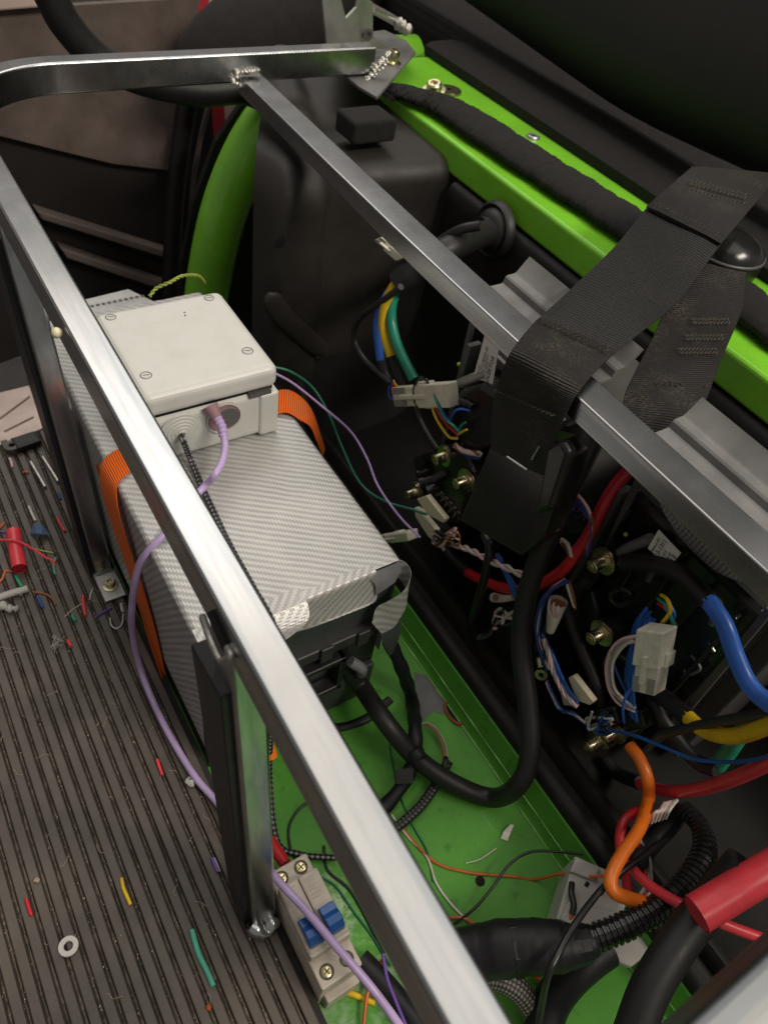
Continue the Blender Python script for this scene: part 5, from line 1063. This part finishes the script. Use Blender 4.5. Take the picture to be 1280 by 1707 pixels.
    wire('orange_wire', 'thin orange wire passing under the purple cable at the bottom', 'wire', [at(637, 1600, z=-.005), at(625, 1628, z=-.01), at(612, 1660, z=-.012), at(606, 1710, z=-.014)], .0015, 'rust')
    wire('violet_wire', 'thin dark violet wire running down beside the purple cable at the bottom', 'wire', [at(638, 1590, z=0), at(645, 1630, z=0), at(660, 1670, z=0), at(685, 1730, z=0)], .0014, 'violet')
    wire('black_cable', 'black cable under the purple cable below the breaker', 'cable', [at(600, 1600, z=-.008), at(640, 1640, z=-.008), at(690, 1700, z=-.008), at(720, 1750, z=-.008)], .009, 'tape')
    wire('red_cable', 'dark red cable stub behind the breaker', 'cable', [at(450, 1400, z=.0), at(462, 1420, z=.002), at(476, 1440, z=.004)], .0050, 'red')
    wire('orange_tube', 'orange tube end showing between the near leg and the frame rail', 'tube', [at(440, 1222, z=.03), at(447, 1245, z=.02), at(452, 1262, z=.012)], .0062, 'orange')
    # scraps on the green floor
    o = obj('white_scrap', MB().ribbon([at(834, 1398, z=F), at(840, 1385, z=F + .002), at(850, 1374, z=F + .002)], [at(846, 1402, z=F), at(850, 1390, z=F + .002), at(856, 1376, z=F + .002)], .0012, 4), 'white', smooth=60); tag(o, 'torn scrap of white tape on the green floor', 'scrap')
    wire('white_hair', 'short curved white thread on the green floor', 'thread', [at(776, 1439, z=F), at(800, 1432, z=F), at(827, 1414, z=F)], .0005, 'white')
    # grey module
    o = thing('grey_module', 'light grey plastic rail module lying on the green floor at the lower right', 'module', at(1000, 1510, z=.01))
    z = .030; q = [at(a, b, z=z) for a, b in ((958, 1426), (1008, 1448), (1055, 1478), (1012, 1588), (925, 1538))]
    obj('module_body', MB().prism(q, (0, 0, -.036)), 'grey_din', o, bevel=.0015)
    q = [at(a, b, z=z + .0035) for a, b in ((960, 1428), (1000, 1446), (992, 1468), (950, 1452))]; obj('terminal_step', MB().prism(q, (0, 0, -.006)), 'grey_din', o, bevel=.0008)
    q = [at(a, b, z=z + .005) for a, b in ((950, 1498), (1030, 1520), (1008, 1572), (934, 1532))]; obj('raised_front', MB().prism(q, (0, 0, -.006)), 'grey_din', o, bevel=.0008)
    for px, py in ((983, 1508), (978, 1518), (1035, 1500), (978, 1480), (1002, 1494)):
        c = at(px, py, z=z + .0052 if py > 1505 else z + .0002); obj('slot', MB().obox(c, (.0045, .001, 0), (-.001, .0030, 0), (0, 0, .0003)), 'darkin', o)
    q = [at(a, b, z=.012) for a, b in ((1000, 1590), (1060, 1530), (1115, 1545), (1106, 1570), (1052, 1612))]; obj('cover_shell', MB().prism(q, (0, 0, -.008)), 'grey_din', o, bevel=.002)
    wire('black_wire', 'short black wire with a bare copper end on the grey module', 'wire', [at(953, 1472, z=.036), at(952, 1490, z=.038), at(956, 1508, z=.038), at(953, 1524, z=.036)], .0026, 'blk')
    wire('copper_strands', 'bare copper strands at the end of the short black wire', 'wire end', [at(953, 1522, z=.036), at(948, 1536, z=.033)], .0016, 'rust')
    wire('orange_wire', 'thin orange wire looping under the grey module at the bottom', 'wire', [at(880, 1618, z=-.012), at(900, 1635, z=-.015), at(925, 1640, z=-.012), at(945, 1620, z=-.008), at(955, 1590, z=0)], .0018, 'rust')
    # terminal block with glossy pins left of the buckle
    o = thing('terminal_block', 'glossy black connector block with stacked round pins left of the belt buckle', 'block', at(740, 800, x=.41))
    for (a, b), (c_, d), r in (((698, 772), (720, 765), .0075), ((694, 790), (726, 780), .0080), ((700, 806), (735, 795), .0080), ((712, 820), (744, 806), .0078), ((722, 800), (760, 780), .006)):
        P0, P1 = at(a, b, x=.392), at(c_, d, x=.412); obj('pin_barrel', MB().tube([P0, P1, P1 + (P1 - P0) * .5], r, 12, 4), 'bplastic', o, smooth=60)
    for k in range(5): obj('pin_loop', MB().tube([at(728 + 7 * k, 826 + 9 * k, x=.386), at(736 + 7 * k, 822 + 8 * k, x=.380), at(742 + 6 * k, 834 + 8 * k, x=.384)], .0022, 8, 6), 'bplastic', o, smooth=60)
    obj('block_body', MB().prism([at(a, b, x=.400) for a, b in ((700, 765), (775, 750), (790, 800), (760, 880), (735, 870), (705, 820))], (.03, 0, 0)), 'bplastic', o, bevel=.004, seg=3)
    o = thing('connector_socket', 'black rounded connector socket under the first label, left of the belt', 'socket', at(800, 680, x=.41))
    obj('socket_body', MB().prism([at(a, b, x=.396) for a, b in ((762, 650), (800, 640), (832, 660), (826, 740), (790, 760), (765, 745))], (.03, 0, 0)), 'bplastic', o, bevel=.005, seg=3)
    for k in range(2): obj('socket_bump', MB().tube([at(768 + 9 * k, 668 + 3 * k, x=.3945), at(780 + 9 * k, 676 + 3 * k, x=.3935)], .0032, 8, 4), 'rubber', o, smooth=60)
    def rod(name, label, cat, pts, r, m): return wire(name, label, cat, pts, r, m)
    for lab, a_, b_, x in (('flat grey edge strip standing beside the first label', (792, 492), (744, 700), .424), ('flat grey edge strip standing left of the tiny green lamp', (1064, 782), (972, 985), .422), ('flat grey edge strip standing right of the big white connector', (1275, 1012), (1128, 1192), .416)):
        A, B = at(*a_, x=x), at(*b_, x=x); o = obj('edge_strip', MB().obox(A, B - A, (0, -.0055, 0), (.004, 0, 0)), 'fitting', bevel=.0006); tag(o, lab, 'strip')
    wire('moulded_rim', 'raised black rectangular rim below the second label', 'rim', ax([(1080, 968), (1098, 934), (1108, 930), (1150, 962), (1192, 998), (1198, 1014), (1184, 1040)], x=.416), .0026, 'fitting')
    wire('bent_clip', 'small shiny bent black clip right of the big white connector', 'clip', ax([(1152, 1092), (1166, 1112), (1160, 1120), (1146, 1124), (1140, 1116)], x=.424), .0012, 'sheet')
    wire('bent_clip', 'tiny shiny metal sliver above the bent clip', 'clip', ax([(1182, 1072), (1190, 1086)], x=.424), .0012, 'pins')
    for lab, poly, x, th in (('black stepped plug body at the end of the long dark cable', ((985, 1185), (1020, 1178), (1030, 1208), (992, 1214)), .392, .016), ('black block behind the open connector end', ((940, 1000), (985, 985), (1000, 1040), (950, 1060)), .412, .02), ('black knobbly plug low in the tub beside the U cable', ((820, 1050), (850, 1036), (862, 1086), (834, 1100)), .378, .016), ('black rounded plug with a grey collar under the red cable bend', ((940, 868), (972, 862), (975, 888), (944, 896)), .405, .016), ('black plug body beneath the dark blue wires', ((1030, 1190), (1066, 1184), (1076, 1216), (1040, 1222)), .396, .016)):
        o = obj('plug_body', MB().prism([at(a, b, x=x) for a, b in poly], (th, 0, 0)), 'bplastic', bevel=.003, seg=3); tag(o, lab, 'plug')
    rn2 = random.Random(21)
    for k, lab in enumerate(('short black lead curling beside the U cable, above the knobbly plug', 'short black lead curling right of the upper terminal bolt', 'short black lead curling below the middle terminal bolt')):
        cxy = ((822, 1075), (1040, 985), (1030, 1100))[k]; pts = [(cxy[0] + 22 * math.cos(i * .9 + k), cxy[1] + 20 * math.sin(i * .9 + k) + 4 * i) for i in range(6)]
        wire('black_lead', lab, 'lead', ax(pts, x=.40), .0026, 'bplastic')
    rn3 = random.Random(33)
    for lab, cx, cy, x, n_, cols in (('tangle of pink, white and brown wire ends at the left of the twisted pair', 742, 900, .376, 9, ('pink', 'white', 'brown', 'blk', 'greyw')), ('small tangle of pink and white wires beside the U cable below the cut sleeve', 846, 1030, .380, 6, ('pink', 'white', 'blk')), ('tangle of blue and white wire ends above the lower terminal bolts', 1000, 1205, .382, 7, ('blue', 'white', 'blk', 'pink')), ('tangle of black and violet leads behind the buckle edge', 962, 840, .402, 6, ('blk', 'violet', 'dkgrey'))):
        bundle('wire_tangle', lab, [([at(cx + rn3.uniform(-24, 24), cy + rn3.uniform(-20, 20), x=x + rn3.uniform(-.006, .006)) for _ in range(4)], rn3.uniform(.0009, .0016), cols[k % len(cols)]) for k in range(n_)])
    wire('steel_strut', 'grey steel strut from the off-white connector to the first label', 'strut', [at(752, 646, x=.408), at(782, 634, x=.408), at(812, 622, x=.408)], .0052, 'steel')
    wire('steel_strut', 'grey steel strut from the upper terminal bolt to the second label', 'strut', [at(1018, 932, x=.412), at(1045, 915, x=.412), at(1085, 898, x=.412)], .0046, 'sheet')
    for lab, (a, b, x) in (('tiny lit green lamp on the right motor controller', (1043, 891, .418)), ('tiny lit green lamp on the left motor controller', (765, 607, .418))):
        o = obj('green_lamp', MB().lathe(at(a, b, x=x), (-1, 0, .2), [(.0020, 0), (.0018, .0012), (.001, .002), (0, .0022)], 10), 'ledgreen', smooth=60); tag(o, lab, 'lamp')
    for k, (a, b) in enumerate(((902, 1122),)):
        o = thing('ring_terminal', 'small yellow zinc ring terminal beside the U cable', 'terminal', at(a, b, x=.38)); obj('barrel', MB().tube([at(898, 1096, x=.382), at(901, 1112, x=.38)], .0032, 8, 3), 'yzinc', o, smooth=60)
        obj('ring', MB().lathe(at(902, 1124, x=.38), (-.8, -.5, .3), [(.0026, 0), (.0060, 0), (.0060, .0012), (.0026, .0012), (.0026, 0)], 14), 'yzinc', o, smooth=35)
wires()

# ================================================================== LITTER ON THE RIBBED MAT
def litter():
    Z = .0022
    def bit(name, label, pts, r, mat, cat='wire scrap', n=8, z=Z):
        r *= .78; return wire(name, label, cat, [at(a, b, z=max(z if z > .003 else 0, r * .8)) for a, b in pts], r, mat, None, n, 4)
    o = thing('shrink_tube', 'short fat coral red shrink tube lying on the mat at the left', 'tube', at(28, 918, z=.008))
    P = [at(23, 886, z=.008), at(27, 915, z=.008), at(33, 948, z=.008)]
    obj('tube_wall', MB().tube(P, .0072, 18, 5, cap=False), 'coral', o, smooth=60); obj('tube_inside', MB().tube(P, .0060, 18, 5), 'darkred', o, smooth=60)
    bit('red_wire', 'thin red wire lying across the coral red shrink tube', [(-20, 902), (10, 900), (35, 904), (60, 918), (78, 930), (88, 934), (93, 943)], .0016, 'coral', 'wire', z=.0165)
    o = obj('blue_tape_scrap', MB().add([at(50, 890, z=.001), at(58, 871, z=.010), at(72, 876, z=.007), at(85, 892, z=.002), at(70, 890, z=.009), at(62, 898, z=.0012), at(61, 889, z=.011)], [(0, 1, 6), (1, 2, 6), (2, 4, 6), (2, 3, 4), (4, 5, 6), (5, 0, 6)]), 'fadedblue'); tag(o, 'crumpled piece of faded blue tape on the mat', 'tape scrap')
    bit('red_scrap', 'short red insulation offcut right of the crumpled blue tape', [(96, 862), (101, 873), (109, 886)], .0021, 'coral')
    bit('white_stick', 'thin white sleeve offcut above the crumpled blue tape', [(49, 844), (54, 856), (60, 868)], .0019, 'white')
    bit('green_scrap', 'lime green wire sliver beside the end of the red wire', [(60, 915), (75, 919), (90, 922)], .0011, 'lime')
    bit('green_scrap', 'bent teal insulation offcut touching the end of the red wire', [(94, 930), (90, 940), (91, 952), (93, 957)], .0018, 'softgreen')
    bit('green_scrap', 'straight dark green offcut below the coral red shrink tube', [(27, 960), (32, 970), (37, 978)], .0022, 'wgreen')
    o = thing('grey_wall_plug', 'pale grey plastic wall plug lying at the left edge of the mat', 'wall plug', at(20, 988, z=.004))
    obj('plug_body', MB().tube([at(-20, 1004, z=.004), at(10, 992, z=.004), at(47, 981, z=.004)], .0036, 10, 4), 'grey_din', o, smooth=60)
    obj('plug_collar', MB().obox(at(34, 994, z=.001), (.006, .003, 0), (-.001, .0035, 0), (0, 0, .005)), 'grey_din', o, bevel=.0005)
    rn = random.Random(9); mb = MB()
    mb.tube([at(2, 1008, z=.003), at(12, 1014, z=.004), at(24, 1014, z=.003), at(31, 1016, z=.002)], lambda t, L: .0042 - .0016 * t + .0012 * math.sin(t * 17), 8, 6); o = obj('putty_lump', mb, 'grey_din', smooth=60); tag(o, 'pale grey lump of chewed putty below the wall plug', 'lump')
    bit('blue_scrap', 'short blue insulation offcut right of the wall plug', [(63, 994), (68, 1004), (72, 1013)], .0019, 'blue')
    bit('brown_scrap', 'curved reddish brown wire offcut right of the wall plug', [(57, 987), (75, 990), (88, 998), (93, 1008)], .0013, 'brown')
    bit('orange_scrap', 'small frayed orange wire end at the left edge of the mat', [(-6, 972), (4, 966), (10, 952), (22, 953)], .0015, 'rust')
    bit('orange_scrap', 'short orange wire end above the coral red shrink tube', [(-4, 882), (3, 878), (7, 872)], .0017, 'rust')
    bit('blue_scrap', 'dark blue wire end beside the top of the coral red shrink tube', [(-10, 884), (2, 886), (10, 888)], .0012, 'violet')
    bit('pink_scrap', 'small bent pink wire end near the black bracket', [(17, 764), (20, 771), (21, 779)], .0019, 'pink')
    bit('copper_scrap', 'tiny copper coil scrap left of the metal pins', [(39, 788), (44, 786), (47, 789)], .0018, 'rust')
    bit('blue_scrap', 'tiny dark blue scrap below the right metal pin', [(98, 822), (100, 828), (102, 832)], .0017, 'blue')
    bit('red_scrap', 'double red insulation offcut near the bolted foot', [(139, 993), (140, 1008), (143, 1026)], .0022, 'coral')
    bit('brown_scrap', 'thin tan fibre left of the double red offcut', [(108, 1028), (122, 1016), (137, 1006)], .0006, 'crumb')
    bit('green_scrap', 'stub of green insulation below the tan fibre', [(121, 1026), (126, 1035)], .0024, 'wgreen')
    bit('blue_scrap', 'violet blue sliver lying across the grooves near the bolted foot', [(158, 1030), (172, 1021), (187, 1013)], .0015, 'violet')
    bit('pink_scrap', 'tiny pink offcut beside the grey fluff', [(113, 1067), (116, 1072), (119, 1078)], .0020, 'coral')
    bit('red_scrap', 'red offcut lying against the purple cable', [(221, 1048), (222, 1060), (228, 1072)], .0021, 'coral')
    bit('pink_scrap', 'long pink offcut in a groove near the near leg', [(262, 1266), (266, 1278), (271, 1292)], .0019, 'coral')
    bit('red_scrap', 'red offcut in a groove at the lower left', [(44, 1498), (48, 1511), (53, 1526)], .0018, 'red')
    bit('yellow_scrap', 'yellow wire offcut in the middle of the mat', [(203, 1464), (206, 1480), (212, 1494), (218, 1508)], .0019, 'yellow')
    bit('green_scrap', 'long teal green shrink tube offcut at the bottom of the mat', [(320, 1550), (326, 1572), (333, 1594), (345, 1618), (356, 1644)], .0027, 'softgreen', 'tube', 10)
    bit('blue_scrap', 'dark blue and silver sliver in a groove left of the near leg', [(353, 1430), (358, 1441), (364, 1454)], .0018, 'violet')
    bit('silver_scrap', 'silver sliver beside the dark blue one left of the near leg', [(357, 1430), (362, 1441), (367, 1453)], .0012, 'greyw')
    o = obj('cream_chip', MB().prism([at(a, b, z=.012) for a, b in ((377, 1440), (384, 1437), (394, 1466), (392, 1482), (386, 1478))], (0, 0, -.003)), 'cream', bevel=.0008); tag(o, 'cream plastic chip leaning against the near leg', 'chip')
    for px, py, r, m, lab in ((317, 1305, .0048, 'grey_din', 'grey crumb of putty beside the near leg'), (62, 1468, .0022, 'crumb', 'small yellowish crumb above the steel washer'), (348, 1680, .0022, 'rust', 'orange crumb in a groove at the bottom edge')):
        c = at(px, py, z=0); mb = MB(); rn = random.Random(px); n = 9; pr = [(0, 0), (r * .8, r * .15), (r, r * .55), (r * .7, r * 1.1), (0, r * 1.35)]; mb.lathe(c, (0, 0, 1), pr, n); mb.v = [v + Vector((rn.uniform(-1, 1), rn.uniform(-1, 1), rn.uniform(-.5, .5))) * r * .22 for v in mb.v]
        o = obj('crumb', mb, m, smooth=60); tag(o, lab, 'crumb')
    c = at(115, 1578, z=0); o = obj('steel_washer', MB().lathe((c.x, c.y, .0004), (0, 0, 1), [(.0032, 0), (.0070, 0), (.0073, .0004), (.0072, .0013), (.0068, .0016), (.0036, .0016), (.0032, .0013), (.0032, 0)], 32), 'washer', smooth=35); tag(o, 'bright steel washer lying flat on the ribbed mat', 'washer')
    rn = random.Random(4); mb = MB()
    for k in range(9):
        p = at(98 + rn.uniform(-10, 14), 1072 + rn.uniform(-8, 8), z=.002); q = [p + Vector((rn.uniform(-1, 1), rn.uniform(-1, 1), rn.uniform(0, .6))) * .005 for _ in range(4)]; mb.tube(q, .00035, 5, 4)
    o = obj('fluff', mb, 'greyw', smooth=60); tag(o, 'tuft of grey fluff and fibre on the mat', 'fluff')
    for lab, pts in (('curved scrap of clear plastic right of the double red offcut', [(150, 1000), (152, 990), (155, 982)]), ('clear plastic loop below the bolted foot', [(184, 1030), (186, 1042), (195, 1048), (204, 1040), (206, 1024)]), ('blob of clear plastic beside the bolted foot', [(203, 1006), (204, 1014), (206, 1020)])):
        bit('clear_scrap', lab, pts, .0022 if 'blob' in lab else .0012, 'clearfilm', 'plastic scrap')
wire_mat('fadedblue', (.10, .19, .34), .5)
MAT['washer'] = pm('dull_steel_washer', (.55, .53, .50), .45, .5, .12, 200)
litter()
#@@BODY
